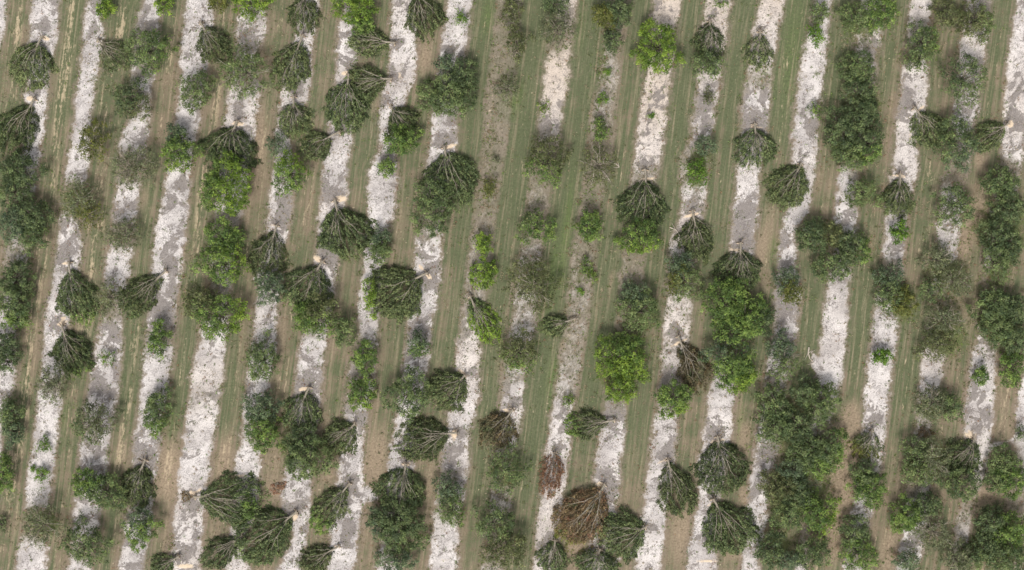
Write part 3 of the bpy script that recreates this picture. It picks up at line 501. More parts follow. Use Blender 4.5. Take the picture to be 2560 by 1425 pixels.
# ------------------------------------------------------------------ fallen tree
def fallen(bx, by, tx, ty, wpx, tone, vis, name, cat, group, seed, tip=None, s0=.13, back=0.0, mat=None, dens=1.0, nlimb=6):
    """lies on the ground from its roots (bx, by) to the crown tip (tx, ty); WPX is the full width of its crown"""
    rng = np.random.default_rng(seed)
    mat = mat or PALE
    x0, y0 = gx(bx), gy(by); x1, y1 = gx(tx), gy(ty)
    f = (CAMH - 1.3) / CAMH; x0, y0, x1, y1 = x0 * f, y0 * f, x1 * f, y1 * f
    Lt = math.hypot(x1 - x0, y1 - y0); W = wpx * M * .5
    root = thing(name, (x0, y0, 0), cat, group)
    root.rotation_euler = (0, 0, math.atan2(y1 - y0, x1 - x0))
    Hc = min(1.15 + .42 * W, 3.3)                        # height of the lying crown
    phs = rng.uniform(0, 6.3, 3); asym = rng.uniform(-.16, .16); pk = rng.uniform(.30, .56); blunt = rng.uniform(1.7, 3.2)
    nlimb = max(2, nlimb + int(rng.integers(-2, 2))); vis = float(np.clip(vis + rng.uniform(-.35, .1), 0, 1))
    def prof(s):                                         # half width of the crown along its length
        s = np.asarray(s, float); q = np.clip((s - s0) / (1 - s0), 0, 1)
        base = np.clip(q / (pk * .9), 0, 1) ** .6 * np.sqrt(np.clip(1 - np.clip((q - pk) / (1 - pk), 0, 1) ** blunt, 0, 1))
        return W * base
    def mound(x, y):
        s = np.clip(x / Lt, 0, 1); w = np.maximum(prof(s), .05)
        g_ = np.sqrt(np.clip(1 - (y / w) ** 2, 0, 1))
        q = np.clip((s - s0) / (1 - s0), 0, 1)
        return .25 + Hc * g_ ** .8 * np.sqrt(np.clip(q / .3, 0.02, 1)) * np.clip((1.04 - q) / .30, 0.10, 1) ** .55
    # ---- sprays of leaves that point away from the fork
    nb_ = int(np.clip(W * 2.6, 6, 15)); boughs = np.linspace(-.97, .97, nb_) + rng.normal(0, .25 / nb_, nb_); blen = rng.uniform(.86, 1.12, nb_)
    tree_tone = rng.uniform(.86, 1.30)  # leaf colour scaled at random from tree to tree
    fork = np.array([Lt * s0 * .55, 0.0])
    area = Lt * (1 - s0) * W * 1.55
    nt = int(area * 7.2 * dens)
    C, N, D, T = [], [], [], []
    for layer, (zf, num) in enumerate(((1.0, nt), (.62, int(nt * .55)), (.30, int(nt * .30)))):
        s = s0 + (1 - s0) * rng.uniform(.02, 1.0, num * 4); s = s[prof(s) / W > rng.uniform(0, 1, num * 4)]; num = len(s) if len(s) < num else num; s = s[:num]
        yn = rng.uniform(-1, 1, num); yn = np.sign(yn) * np.abs(yn) ** .85
        near_b = np.abs(yn[:, None] - boughs[None]).argmin(1); off_b = yn - boughs[near_b]
        pull = (.42 if layer < 2 else .9) + .25 * np.clip(1 - s / .45, 0, 1)
        yn = boughs[near_b] + off_b * pull
        ridge = 1 - .50 * np.clip(np.abs(off_b) * len(boughs) * pull, 0, 1) * (layer < 2)
        y = yn * prof(s) * (1 + asym * np.sign(yn)) * (1.02 + .12 * np.sin(s * 15 + phs[0] + 2 * np.sign(yn)) + .10 * np.sin(s * 37 + phs[1] + np.sign(yn)))
        p = np.stack([s * Lt * np.where(s > .5, 1 + (blen[near_b] - 1) * (s - .5) * 2, 1), y], 1)
        dirv = unit(p - fork)
        # boughs carry the leaves: fewer leaves between them
        ang = np.arctan2(p[:, 1], p[:, 0] - fork[0])
        keep = (np.sin(ang * 19 + phs[1] + 1.2 * np.sin(s * 9 + phs[2])) + .45 * np.sin(ang * 41 + s * 22) > rng.uniform(-1.9, .35, num)) | (layer > 0)
        p, dirv, s, ridge = p[keep], dirv[keep], s[keep], ridge[keep]; num = len(p)
        if num == 0: continue
        zb = mound(p[:, 0], p[:, 1]) * zf * ridge * rng.uniform(.72, 1.06, num)
        n = rng.integers(7, 12)
        ln = rng.uniform(.55, 1.15, num)
        tt = rng.uniform(-.5, .5, (num, n))
        perp = np.stack([-dirv[:, 1], dirv[:, 0]], 1)
        side = rng.normal(0, .15, (num, n))
        px_ = p[:, None, 0] + dirv[:, None, 0] * tt * ln[:, None] + perp[:, None, 0] * side
        py_ = p[:, None, 1] + dirv[:, None, 1] * tt * ln[:, None] + perp[:, None, 1] * side
        pz_ = zb[:, None] - np.abs(side) * .7 - (tt + .5) * .22 + rng.normal(0, .06, (num, n))
        C.append(np.stack([px_, py_, pz_], -1).reshape(-1, 3))
        sg = np.sign(side)[..., None]
        nv = np.stack([perp[:, None, 0] * side * 2.2 + 0 * tt, perp[:, None, 1] * side * 2.2 + 0 * tt, np.ones_like(tt) * .75], -1) + rng.normal(0, .42, (num, n, 3))
        N.append(nv.reshape(-1, 3))
        dv = np.stack([dirv[:, None, 0] + perp[:, None, 0] * sg[..., 0] * .6, dirv[:, None, 1] + perp[:, None, 1] * sg[..., 0] * .6, -.15 + 0 * tt], -1) + rng.normal(0, .3, (num, n, 3))
        D.append(dv.reshape(-1, 3))
        q = np.clip(.32 + .36 * rng.normal(0, 1, num) + .30 * np.clip((s - .75) / .25, 0, 1), 0, 1)
        T.append(np.clip(q[:, None] + rng.normal(0, .10, (num, n)), 0, 1.15).reshape(-1))
    C, N, D, T = np.concatenate(C), np.concatenate(N), np.concatenate(D), np.concatenate(T)
    C[:, 2] = np.maximum(C[:, 2], .06); n = len(C)
    L = rng.uniform(.24, .44, n); W_ = L * rng.uniform(.34, .52, n)
    col = tint(tone, T, rng)
    if tone in ('bn', 'fb', 'rb'):                       # dying crowns mix brown, yellow and green boughs
        pat = np.sin(C[:, 0] * 1.3 + phs[0]) * np.sin(C[:, 1] * 1.1 + phs[1]) + .5 * np.sin(C[:, 0] * 3.1 + C[:, 1] * 2.3) + rng.normal(0, .35, n)
        col = np.where((pat > (.95 if tone == 'fb' else 1.25))[:, None], tint('fo', T, rng), np.where((pat < -1.0)[:, None], tint('bn' if tone == 'fb' else 'rb', T, rng), col))
    if tip:                                              # the living end of the crown has another colour
        s = C[:, 0] / Lt + rng.normal(0, .07, n); col = np.where((s > tip[1])[:, None], tint(tip[0], T, rng), col)
    link('crown', leaf_mesh('crown', C, N, D, L, W_, np.clip(col * tree_tone, .01, .8)), root)
    # ---- trunk and root ball
    r0 = .165 + .016 * W
    zt = min(.9, .32 + .2 * W)
    tr_end = np.array([Lt * (s0 + .16), rng.normal(0, .05) * W, min(zt + .5, Hc * .8)])
    tb = Tubes()
    tp = curve_pts((-back, 0, zt), tr_end, 8, .05, rng); tb.add(tp, np.linspace(r0, r0 * .62, 8), 8)
    tb.build('trunk', mat, root)
    trunk = root.children[-1] if root.children else None
    trunk = [c for c in COL.objects if c.parent == root and c.name.startswith('trunk')][0] if trunk is None else trunk
    rb = Tubes()
    for i in range(7):
        th = i / 7 * 2 * math.pi + rng.uniform(-.3, .3); rr = rng.uniform(.3, 1.05) ** 1.3
        e_ = np.array([-back - rng.uniform(.02, .8), math.cos(th) * rr, max(.03, zt + math.sin(th) * rr * .8)])
        rb.add(curve_pts((-back + .1, math.cos(th) * r0 * .5, zt + math.sin(th) * r0 * .5), e_, 5, .22, rng), np.linspace(r0 * .36, .02, 5), 5)
    rb.build('root', ROOT, trunk)
    lump('soil', (-back + .15, 0, .25), (.15, .30 + .08 * W, .26), trunk, rng)
    # ---- limbs
    for i in range(nlimb):
        t = (i + .5) / nlimb * 2 - 1 + rng.normal(0, .10)
        se = rng.uniform(.62, .90) - .18 * abs(t)
        ye = t * float(prof(se)) * .88
        st = tp[int(np.clip(3 + 4 * (1 - abs(t)), 2, 7))]
        end = np.array([se * Lt, ye, 0.0])
        k = 10
        p = curve_pts(st, end, k, .14, rng)
        mz = mound(p[:, 0], p[:, 1])
        fade = np.linspace(0, 1, k)
        lift = vis * .16 - .75 * (1 - vis)
        p[:, 2] = (1 - np.clip(fade * 3.5, 0, 1)) * st[2] + np.clip(fade * 3.5, 0, 1) * (mz + lift - np.clip(fade - .62, 0, 1) * 1.6)
        p[:, 2] = np.maximum(p[:, 2], .15)
        rad = np.linspace(r0 * .36, .016, k)
        tb = Tubes(); tb.add(p, rad, 6)
        for q in range(3):
            i0 = rng.integers(3, k - 1); d0 = unit(p[min(i0 + 1, k - 1)] - p[i0 - 1])
            sd = rng.choice([-1, 1]); an = rng.uniform(.35, .75) * sd
            d2 = np.array([d0[0] * math.cos(an) - d0[1] * math.sin(an), d0[0] * math.sin(an) + d0[1] * math.cos(an), rng.normal(-.06, .08)])
            ln = rng.uniform(.14, .30) * Lt * (1 - .06 * i0)
            pe = p[i0] + d2 * ln
            sp_ = curve_pts(p[i0], pe, 6, .16, rng)
            sp_[:, 2] = np.maximum(sp_[:, 2], np.minimum(mound(sp_[:, 0], sp_[:, 1]) + lift * .8 - np.linspace(0, .3, 6), p[i0][2] + .2))
            tb.add(sp_, np.linspace(rad[i0] * .62, .018, 6), 4)
        tb.build('limb', mat, root)
    return root

def lump(name, c, r, parent, rng):
    nu, nv = 18, 10
    th = np.linspace(0, 2 * math.pi, nu, endpoint=False); ph = np.linspace(.12, math.pi - .12, nv)
    T_, P_ = np.meshgrid(th, ph)
    d = np.stack([np.sin(P_) * np.cos(T_), np.sin(P_) * np.sin(T_), np.cos(P_)], -1)
    f1, f2, f3 = rng.uniform(2, 5, 3), rng.uniform(4, 9, 3), rng.uniform(0, 6, 2)
    k = 1 + .22 * np.sin(d @ f1 + f3[0]) + .14 * np.sin(d @ f2 + f3[1]) + rng.normal(0, .05, T_.shape)
    v = np.array(c) + d * k[..., None] * np.array(r)
    i = np.arange(nu * nv).reshape(nv, nu); j = np.roll(i, -1, 1)
    f = np.stack([i[:-1], i[1:], j[1:], j[:-1]], -1).reshape(-1, 4)
    me = bpy.data.meshes.new(name); fill_mesh(me, v.reshape(-1, 3), f); me.materials.append(CLAY)
    return link(name, me, parent)

# ------------------------------------------------------------------ brush heap of dead leaves
def brush(px, py, rx, ry, tone, name, cat, group, seed, h=.7, dens=1.0, tilt=0.0):
    rng = np.random.default_rng(seed)
    root = thing(name, (gx(px), gy(py), 0), cat, group); root.rotation_euler = (0, 0, -math.radians(tilt))
    a, b = rx * M, ry * M
    n = int(150 * a * b * dens)
    th = rng.uniform(0, 2 * math.pi, n); r = np.sqrt(rng.uniform(0, 1, n)); k = .88 + .16 * np.sin(3 * th + 1) + .08 * np.sin(7 * th)
    cl = np.sin(r * np.cos(th) * a * 3.1 + seed) * np.sin(r * np.sin(th) * b * 2.7)
    ok = cl > rng.uniform(-1.3, .25, n); th, r, k = th[ok], r[ok], k[ok]; n = len(th)
    C = np.stack([r * np.cos(th) * a * k, r * np.sin(th) * b * k, .06 + h * (1 - r ** 2) * rng.uniform(.1, 1, n)], 1)
    L = rng.uniform(.26, .5, n)
    link('leaves', leaf_mesh('leaves', C, rng.normal(0, .45, (n, 3)) + np.array([0, 0, 1]), rng.normal(0, 1, (n, 3)), L, L * .5, tint(tone, rng.uniform(0, 1, n), rng)), root)
    for i in range(3):
        tb = Tubes()
        st = np.array([rng.normal(0, .15) * a, b * .75, .2])
        for q in range(5):
            e_ = np.array([rng.uniform(-.75, .75) * a, rng.uniform(-.8, .3) * b, h * rng.uniform(.5, 1.1)])
            tb.add(curve_pts(st, e_, 7, .25, rng), np.linspace(.07, .02, 7), 5)
        tb.build('branch', PALE, root)
    return root

def branch(pts, r, name, cat, group, mat, seed, twigs=3):
    rng = np.random.default_rng(seed)
    P = np.array([(gx(a), gy(b), .14 + .05 * (i % 2)) for i, (a, b) in enumerate(pts)])
    o = thing(name, tuple(P[0] * np.array([1, 1, 0])), cat, group); Q = P - P[0] * np.array([1, 1, 0])
    tb = Tubes(); tb.add(Q, np.linspace(r, r * .4, len(Q)), 6); tb.build('stem', mat, o)
    tb = Tubes()
    for i in range(twigs):
        j = rng.integers(1, len(Q)); d = unit(rng.normal(0, 1, 3) * np.array([1, 1, .1])) * rng.uniform(.7, 1.6)
        tb.add(curve_pts(Q[j], Q[j] + d, 5, .2, rng), np.linspace(r * .5, .02, 5), 4)
    if twigs: tb.build('twig', mat, o)
    return o

# ------------------------------------------------------------------ what grows where (photo pixels)
# standing trees: x, y, rx, ry, tone, leaf density, look, options
STAND = [
 (45,425,52,46,'dk',1,'dark bushy standing tree under a fallen crown',{}),
 (30,478,46,44,'dk',1,'dark bushy standing tree cut by the frame edge',{}),
 (82,542,44,44,'dk',1,'dark rounded standing tree beside the straw aisle',{}),
 (30,560,38,46,'bl',1,'bluish dark standing tree at the frame edge',{}),
 (78,595,34,34,'md',1,'small green tree below dark trees',{}),
 (38,698,46,42,'dk',1,'dark green standing tree with ragged rim',{}),
 (32,755,48,52,'md',1,'mid green standing tree with clumped crown',{}),
 (40,798,34,28,'gr',.8,'small green tree below a larger one',{}),
 (12,862,34,36,'dk',1,'dark standing tree half outside the frame',{}),
 (14,905,30,28,'dk',.9,'dark low tree at the frame edge',{}),
 (25,1035,30,38,'md',1,'mid green standing tree cut by the frame',{}),
 (28,1078,28,32,'bl',1,'bluish green standing tree cut by the frame',{}),
 (6,1185,28,46,'gr',1,'green standing tree mostly outside the frame',{}),
 (2,1310,16,24,'dk',1,'sliver of dark crown at the frame edge',{}),
 (258,18,24,30,'br',1,'bright small tree cut by the top edge',{}),
 (408,8,22,26,'br',.9,'bright yellow-green crown cut by the top edge',{}),
 (545,6,24,24,'yo',.9,'small yellowish crown cut by the top edge',{}),
 (625,4,54,34,'br',1,'wide bright crown cut by the top edge',{}),
 (368,122,56,56,'md',.95,'mid green ragged standing tree',{'tip2':('gr',.6,.2)}),
 (325,248,50,50,'dk',.8,'dull dark standing tree with thin crown',{'tip2':('ol',.5,.6)}),
 (488,225,42,48,'lt',.75,'pale green open standing tree',{}),
 (612,180,66,56,'lt',.5,'thin pale tree with sand showing through',{'limbs':4}),
 (228,352,36,46,'yo',.55,'small yellowish leaning tree with bare twigs',{'limbs':3}),
 (332,418,50,52,'sp',.42,'grey-green nearly leafless standing tree',{'limbs':6}),
 (440,335,32,28,'bl',.8,'dark crown added as shade above light tree',{}),  # dark leaves put in for the shadow patch above the light tree
 (445,382,48,44,'gr',.95,'light green rounded standing tree',{'tip2':('br',-.2,.8)}),
 (560,464,66,74,'br',1.1,'large bright yellow-green standing tree',{'tip2':('gr',-1.2,-.3)}),
 (720,432,40,58,'gr',.85,'light green tall standing tree',{'tip2':('br',.3,-1)}),
 (690,360,24,26,'bl',.7,'small bluish crown beside a fallen tree',{}),
 (885,18,54,44,'br',1,'wide bright crown cut by the top edge',{}),
 (905,58,32,26,'gr',.8,'small green crown under a bright one',{}),
 (1150,48,20,20,'wd',.9,'tiny bright bush on white sand',{}),
 (1158,190,34,50,'dk',1.1,'dark standing tree with dense rim',{}),
 (1132,240,54,52,'md',1.1,'big mid green standing tree',{}),
 (1075,240,38,36,'lt',.9,'dull green standing tree beside a dark one',{}),
 (1110,160,28,24,'bl',.8,'small dark crown atop a cluster',{}),
 (1278,35,26,40,'ol',.6,'small olive tree with loose twigs',{'limbs':2}),
 (1293,112,28,38,'ol',.5,'small ragged olive tree with yellow tips',{'limbs':2}),
 (1005,350,44,40,'gr',1.05,'rounded light green tree below a fallen crown',{}),
 (967,418,21,24,'gr',.95,'small dark green sapling on sand',{}),
 (1086,512,56,70,'md',1.1,'very large mid green standing tree',{}),
 (1268,218,32,28,'sp',.35,'faint grey-green weedy tree',{'limbs':2}),
 (1225,470,20,24,'yo',.35,'faint yellow-green weedy sapling',{}),
 (1385,8,36,24,'dk',.9,'dark crown cut by the top edge',{}),
 (1392,70,42,40,'sp',.38,'thin grey-green tree fading into the turf',{'limbs':4}),
 (1512,38,32,36,'yo',.8,'yellow-green crown near the top edge',{}),
 (1545,26,34,40,'dk',1,'dark green crown near the top edge',{}),
 (1530,102,26,30,'dk',.9,'small dark green standing tree',{}),
 (1520,180,8,9,'wd',.9,'tiny round weed clump',{}),
 (1508,246,14,16,'wd',.8,'small round bright weed clump',{}),
 (1500,322,17,28,'gr',.7,'small loose green bush in grey weeds',{}),
 (1645,115,56,70,'br',1.15,'brightest large yellow-green standing tree',{}),
 (1360,268,15,21,'br',.8,'small bright sapling on the strip edge',{}),
 (1630,290,8,9,'wd',.8,'tiny bright weed on cream sand',{}),
 (1770,158,38,34,'md',.95,'leafy green tree under a dark round crown',{}),
 (1800,6,18,14,'gr',.8,'small crown tip cut by the top edge',{}),
 (1772,242,16,24,'ol',.9,'small olive bush on broken sand',{}),
 (1370,398,56,56,'ol',.75,'olive green standing tree with frayed rim',{'tip2':('gr',-.3,.9)}),
 (1500,412,42,48,'ol',.32,'thin dull tree with bare pale branches',{'limbs':5}),
 (1768,362,28,28,'bl',.75,'small bluish green tree at the strip edge',{}),
 (1745,432,22,36,'wd',.6,'loose green bush among weeds',{}),
 (1602,592,56,40,'gr',1,'bright green tree below a fallen fan crown',{'tip2':('br',.1,.8)}),
 (2050,28,28,26,'lt',.8,'small light tree near the top edge',{}),
 (2040,86,20,26,'wd',.7,'small loose green bush',{}),
 (2140,42,42,44,'lt',.7,'light loose crown near the top edge',{}),
 (2205,32,44,52,'gr',.9,'green standing crown near the top edge',{}),
 (2145,170,56,46,'md',.95,'mid green standing tree with open rim',{}),
 (2150,222,48,40,'dk',.8,'dark thin crown between two trees',{}),
 (2105,320,46,62,'dk',1.05,'dark green standing tree in a large cluster',{}),
 (2160,285,50,44,'dk',1.1,'dark rounded crown atop a cluster',{}),
 (2170,360,44,56,'dk',1.1,'deep green dense crown of a cluster',{'tip2':('gr',.2,1)}),
 (2125,385,44,40,'md',.9,'mid green crown below a cluster',{}),
 (2310,100,44,46,'md',.85,'mid green standing tree beside a sandy strip',{'tip2':('gr',.4,0)}),
 (2300,150,32,30,'lt',.6,'pale loose tree',{}),
 (2372,28,40,40,'ol',.7,'olive standing tree near the top edge',{}),
 (2445,50,52,50,'ol',.85,'wide olive standing tree',{'tip2':('lt',.9,0)}),
 (2415,195,64,70,'md',.7,'large dull green tree with twiggy rim',{'tip2':('dk',-.6,-.5),'limbs':2}),
 (2040,276,18,22,'gr',.9,'small green bush on broken sand',{}),
 (2395,355,62,66,'md',.95,'large dull green standing tree between fallen ones',{'tip2':('bl',.4,.6)}),
 (2160,482,44,38,'lt',.75,'pale green open tree on sand',{}),
 (2252,575,25,34,'wd',1,'small vivid green tree below a fallen one',{}),
 (2390,512,58,54,'md',.75,'dull green wide standing tree',{}),
 (2505,455,50,44,'md',.95,'green standing tree near the right edge',{}),
 (2525,520,44,52,'dk',1,'dark standing tree at the right edge',{}),
 (2490,585,44,50,'dk',.85,'dark loose tree near the right edge',{}),
 (2530,615,34,50,'dk',1,'dark tree cut by the right edge',{}),
 (2495,655,36,42,'lt',.6,'light loose tree above white sand',{}),
 (200,495,46,40,'sp',.3,'faint grey tree over sand',{'limbs':3}),
 (215,535,34,36,'yo',.35,'thin yellow-green tree on the strip edge',{'limbs':2}),
 (308,590,44,38,'sp',.38,'faint grey-green tree with gaps',{'limbs':3}),
 (268,742,38,42,'sp',.32,'faint olive tree between two fallen trees',{'limbs':2}),
 (128,960,40,44,'sp',.38,'thin light green tree',{'limbs':3}),
 (395,845,26,46,'gr',1,'small upright dark green tree',{}),
 (265,892,22,19,'wd',.55,'low weedy green bush',{}),
 (555,592,50,42,'gr',.95,'light green rounded crown',{}),
 (552,658,62,54,'gr',.95,'large light green standing tree',{'tip2':('br',.8,-.3)}),
 (500,760,46,44,'ol',.8,'olive standing tree with open crown',{}),
 (545,790,62,62,'gr',.8,'wide yellowish green standing tree',{'tip2':('br',1,.1)}),
 (672,716,40,40,'bl',.85,'bluish green standing tree',{}),
 (655,900,36,62,'md',.8,'tall thin green standing tree',{'tip2':('lt',0,1)}),
 (952,598,26,26,'bl',.8,'small bluish crown beside a fallen tree',{}),
 (948,628,30,32,'lt',.95,'small light green standing tree',{}),
 (800,785,50,52,'ol',.8,'olive green standing tree over a fallen crown',{'tip2':('gr',.1,.8)}),
 (765,790,40,42,'gr',.85,'yellow-green tree over a fallen crown',{}),
 (862,825,30,40,'lt',.8,'small pale tree leaning across the aisle',{}),
 (926,735,18,54,'br',.7,'narrow bright tree beside a round fallen crown',{}),
 (1207,608,24,30,'br',.95,'bright small tree in grey weeds',{}),
 (1207,686,34,38,'br',1.05,'bright rounded small tree in grey weeds',{}),
 (1045,860,25,36,'bl',1,'small dark green standing tree',{'tip2':('gr',.2,.8)}),
 (914,894,33,40,'gr',1.15,'dense green rounded small tree',{}),
 (903,984,34,42,'gr',1,'green rounded small tree',{'tip2':('br',.2,.7)}),
 (1020,985,62,58,'md',.95,'large dull green standing tree',{}),
 (1340,566,52,40,'gr',.7,'glossy green tree with sunlit leaves',{'tip2':('lt',-.6,-.6)}),
 (1475,567,32,42,'gr',1.05,'dense small green standing tree',{}),
 (1700,665,38,34,'bl',.9,'dark bluish crown under a fallen tree',{}),
 (1712,705,44,52,'lt',.7,'pale mixed green standing tree',{'tip2':('yo',-.8,-.4)}),
 (1465,664,18,22,'gr',1,'small dark sapling with light tips',{}),
 (1472,690,16,22,'br',.9,'small light sapling touching a dark one',{}),
 (1453,728,10,10,'wd',.9,'tiny round green weed clump',{}),
 (1335,712,62,58,'ol',.5,'wide thin olive tree with twiggy rim',{'limbs':3}),
 (1812,755,52,62,'gr',1,'large fresh green standing tree',{}),
 (1868,790,54,58,'gr',.95,'large light green standing tree',{}),
 (1835,828,56,44,'gr',1,'fresh green crown below a cluster',{}),
 (1908,800,26,44,'dk',1,'dark narrow crown beside a light one',{}),
 (1840,712,30,26,'gr',.8,'small fresh crown over a fallen tree',{}),
 (1590,738,38,34,'bl',.9,'dark small crown atop a pale tree',{}),
 (1600,780,56,48,'lt',.9,'pale green standing tree with clumped leaves',{}),
 (1300,882,52,46,'ol',.65,'thin olive green standing tree',{'tip2':('gr',0,.6)}),
 (1538,895,46,64,'br',1,'tall bright yellow-green tree',{'tip2':('gr',.6,-.9)}),  # darker green at upper right paints the shaded side of this bright pair
 (1580,900,42,62,'br',1,'bright yellow-green crown of a tall pair',{'tip2':('gr',.4,-.9)}),  # same painted shade at the upper right
 (1555,968,42,38,'br',1,'bright yellow-green lower crown',{}),
 (1828,905,66,58,'gr',1,'large fresh green tree below a cluster',{'tip2':('bl',-.3,-1)}),
 (1850,945,44,42,'br',.9,'bright green lower crown',{}),
 (2030,590,46,48,'dk',1.05,'dark olive standing tree',{}),
 (2080,585,36,38,'ol',.95,'olive standing tree with fine twigs',{}),
 (2140,625,46,46,'dk',1.15,'dense dark green tree with sharp rim',{'tip2':('gr',.8,.2)}),
 (2085,665,56,44,'md',1,'mid green crown below dark trees',{}),
 (1970,700,36,30,'bl',.6,'dull dark low tree',{}),
 (1978,728,32,38,'yo',.7,'yellow-green standing tree',{}),
 (2225,690,40,32,'bl',.6,'dull dark thin crown',{}),
 (2225,735,44,48,'md',.8,'mid green standing tree',{}),
 (2262,760,34,46,'yo',.75,'yellowish standing tree with golden edge',{}),
 (2345,648,36,36,'sp',.55,'grey-green twiggy standing tree',{'limbs':3}),
 (2388,700,40,42,'sp',.45,'thin twiggy grey-green tree',{'limbs':5}),
 (2330,728,30,30,'md',.45,'dull thin tree',{}),
 (2362,800,50,36,'sp',.5,'wide twiggy grey-green tree',{'limbs':5}),
 (2345,862,48,34,'ol',.6,'dull olive tree above white sand',{'limbs':2}),
 (2485,765,48,50,'md',.95,'green standing tree beside a dark one',{}),
 (2535,770,36,48,'dk',1.1,'very dark tree at the right edge',{}),
 (2500,825,50,44,'md',1,'mid green crown in a dark cluster',{}),
 (2545,850,32,54,'dk',1.1,'dark tree cut by the right edge',{}),
 (2535,920,34,50,'gr',1,'green tree low on the right edge',{}),
 (1955,868,40,36,'bl',.8,'dark bluish spreading tree',{}),
 (1962,912,34,40,'lt',.5,'pale tree with radiating branches',{'limbs':4}),
 (2204,893,23,21,'wd',1.3,'neat round vivid bush ringed by sand',{}),
 (2455,940,21,28,'gr',1.2,'neat dark green bush on a sandy strip',{}),
 (108,1113,18,20,'wd',1.1,'small vivid bush, upper of two',{}),
 (103,1187,21,19,'wd',1.1,'small vivid bush, lower of two',{}),
 (82,1173,7,7,'wd',1,'tiny vivid tuft beside a small bush',{}),
 (230,1058,52,56,'sp',.75,'dull grey-green standing tree',{'tip2':('md',-.5,.3)}),
 (390,1030,33,58,'md',1.05,'upright mid green tree',{'tip2':('gr',.1,.8)}),
 (650,1020,42,44,'bl',.9,'bluish dark standing tree',{}),
 (655,1080,44,50,'gr',.9,'light green standing tree below a dark one',{}),
 (212,1210,44,36,'gr',1,'green standing tree with dark gaps',{}),
 (262,1232,52,40,'md',1,'mid green standing tree touching two others',{}),
 (100,1312,48,48,'sp',.4,'faint grey tree over white sand',{'limbs':4}),
 (212,1365,60,52,'md',.85,'wide dull green tree at the bottom',{'tip2':('lt',.2,0)}),
 (350,1322,44,50,'gr',.9,'rounded green tree near the bottom',{'tip2':('bl',-.2,-.9)}),
 (755,1105,46,38,'dk',.9,'dark standing tree below a fallen one',{}),
 (770,1150,60,54,'lt',.95,'large light green standing tree',{'tip2':('md',-.8,-.6)}),
 (995,1300,66,48,'dk',1.15,'large dark standing tree under a fallen crown',{}),
 (1000,1345,60,42,'md',1.1,'green lower crown of a dark tree',{}),
 (940,1310,22,44,'bl',.7,'narrow bluish crown on a dark tree',{}),
 (1120,1225,36,36,'bl',.75,'dark bluish standing tree',{}),
 (1128,1272,38,46,'lt',.65,'pale leafy standing tree',{'tip2':('gr',.8,0)}),
 (988,1405,56,24,'bl',.9,'bluish crown cut by the bottom edge',{}),
 (1265,1178,52,50,'md',.6,'dull thin green standing tree',{}),
 (1235,1310,50,50,'md',.75,'dull green twiggy tree',{'limbs':2}),
 (1265,1375,58,50,'ol',.75,'wide olive tree near the bottom edge',{}),
 (1422,1003,16,17,'br',.9,'small yellow-green sapling with dark shade',{}),
 (1684,1000,42,46,'gr',1.2,'neat round green tree',{'tip2':('br',.1,.5)}),
 (1935,1010,48,50,'md',.8,'dull green standing tree in a dense grove',{}),
 (2015,975,44,36,'dk',.95,'dark tree atop a grove',{}),
 (2060,1010,48,52,'lt',1,'pale leafy tree atop a grove',{}),
 (1940,1070,48,44,'md',.9,'green tree on the grove rim',{}),
 (1995,1065,48,48,'dk',.95,'dark tree inside the grove',{}),
 (2075,1120,50,52,'md',1.15,'dense tree on the grove rim',{'tip2':('gr',.9,0)}),
 (2015,1135,50,46,'md',.95,'mid green tree inside the grove',{}),
 (1985,1180,40,34,'bl',.8,'bluish tree inside the grove',{}),
 (1945,1220,46,46,'ol',.9,'olive tree inside the grove',{}),
 (2050,1165,36,34,'gr',.9,'light green tree inside the grove',{}),
 (2000,1240,46,44,'dk',.9,'dark tree in the lower grove',{}),
 (2050,1285,52,56,'gr',1.1,'bright green tree on the lower grove rim',{'tip2':('br',.6,.3)}),
 (1975,1290,44,44,'md',.85,'mid green tree in the lower grove',{}),
 (1925,1375,42,46,'dk',1,'dark tree at the bottom of the grove',{}),
 (2035,1385,50,44,'md',1,'green tree cut by the bottom edge',{}),
 (1975,1400,38,30,'bl',.9,'bluish tree cut by the bottom edge',{}),
 (2160,1190,40,40,'md',.95,'mid green standing tree beside bare earth',{}),
 (2175,1225,46,54,'gr',.95,'bright leafy standing tree',{}),
 (2140,1330,46,40,'md',.95,'green standing tree near the bottom',{}),
 (2150,1385,52,46,'gr',.85,'light green tree cut by the bottom edge',{}),
 (2335,1010,42,40,'sp',.55,'twiggy grey-green tree on sand',{'limbs':3}),
 (2375,1020,36,40,'md',.7,'dull green tree over the strip edge',{}),
 (2290,1130,38,44,'md',.7,'mid green loose tree',{}),
 (2335,1150,44,48,'sp',.5,'thin pale tree with bare limbs',{'limbs':4}),
 (2300,1185,44,30,'lt',.5,'pale thin low crown',{}),
 (2405,1210,50,46,'md',.9,'green tree below a dark fallen crown',{}),
 (2320,1262,36,36,'dk',1.1,'very dark rounded crown',{}),
 (2268,1290,40,54,'gr',.95,'leafy green tree',{}),
 (2335,1330,46,44,'sp',.5,'pale tree with a bare white limb',{'limbs':4}),
 (2395,1395,44,38,'sp',.6,'dull tree near the bottom edge',{}),
 (2510,1155,42,44,'lt',.75,'pale standing tree near the right edge',{}),
 (2535,1200,42,48,'gr',.95,'light green tree cut by the right edge',{}),
 (2490,1210,34,34,'md',.85,'mid green tree beside bare earth',{}),
 (2480,1305,44,44,'dk',1,'dark tree in the corner grove',{}),
 (2530,1330,50,52,'gr',1,'leafy light tree in the corner grove',{}),
 (2470,1365,42,42,'dk',1,'dark low tree in the corner grove',{}),
 (2520,1395,54,46,'md',1,'clumped green tree in the corner grove',{}),
 (2430,1395,36,34,'md',.8,'dull tree beside the corner grove',{}),
 (2270,1405,36,30,'bl',.7,'bluish dull tree cut by the bottom edge',{}),
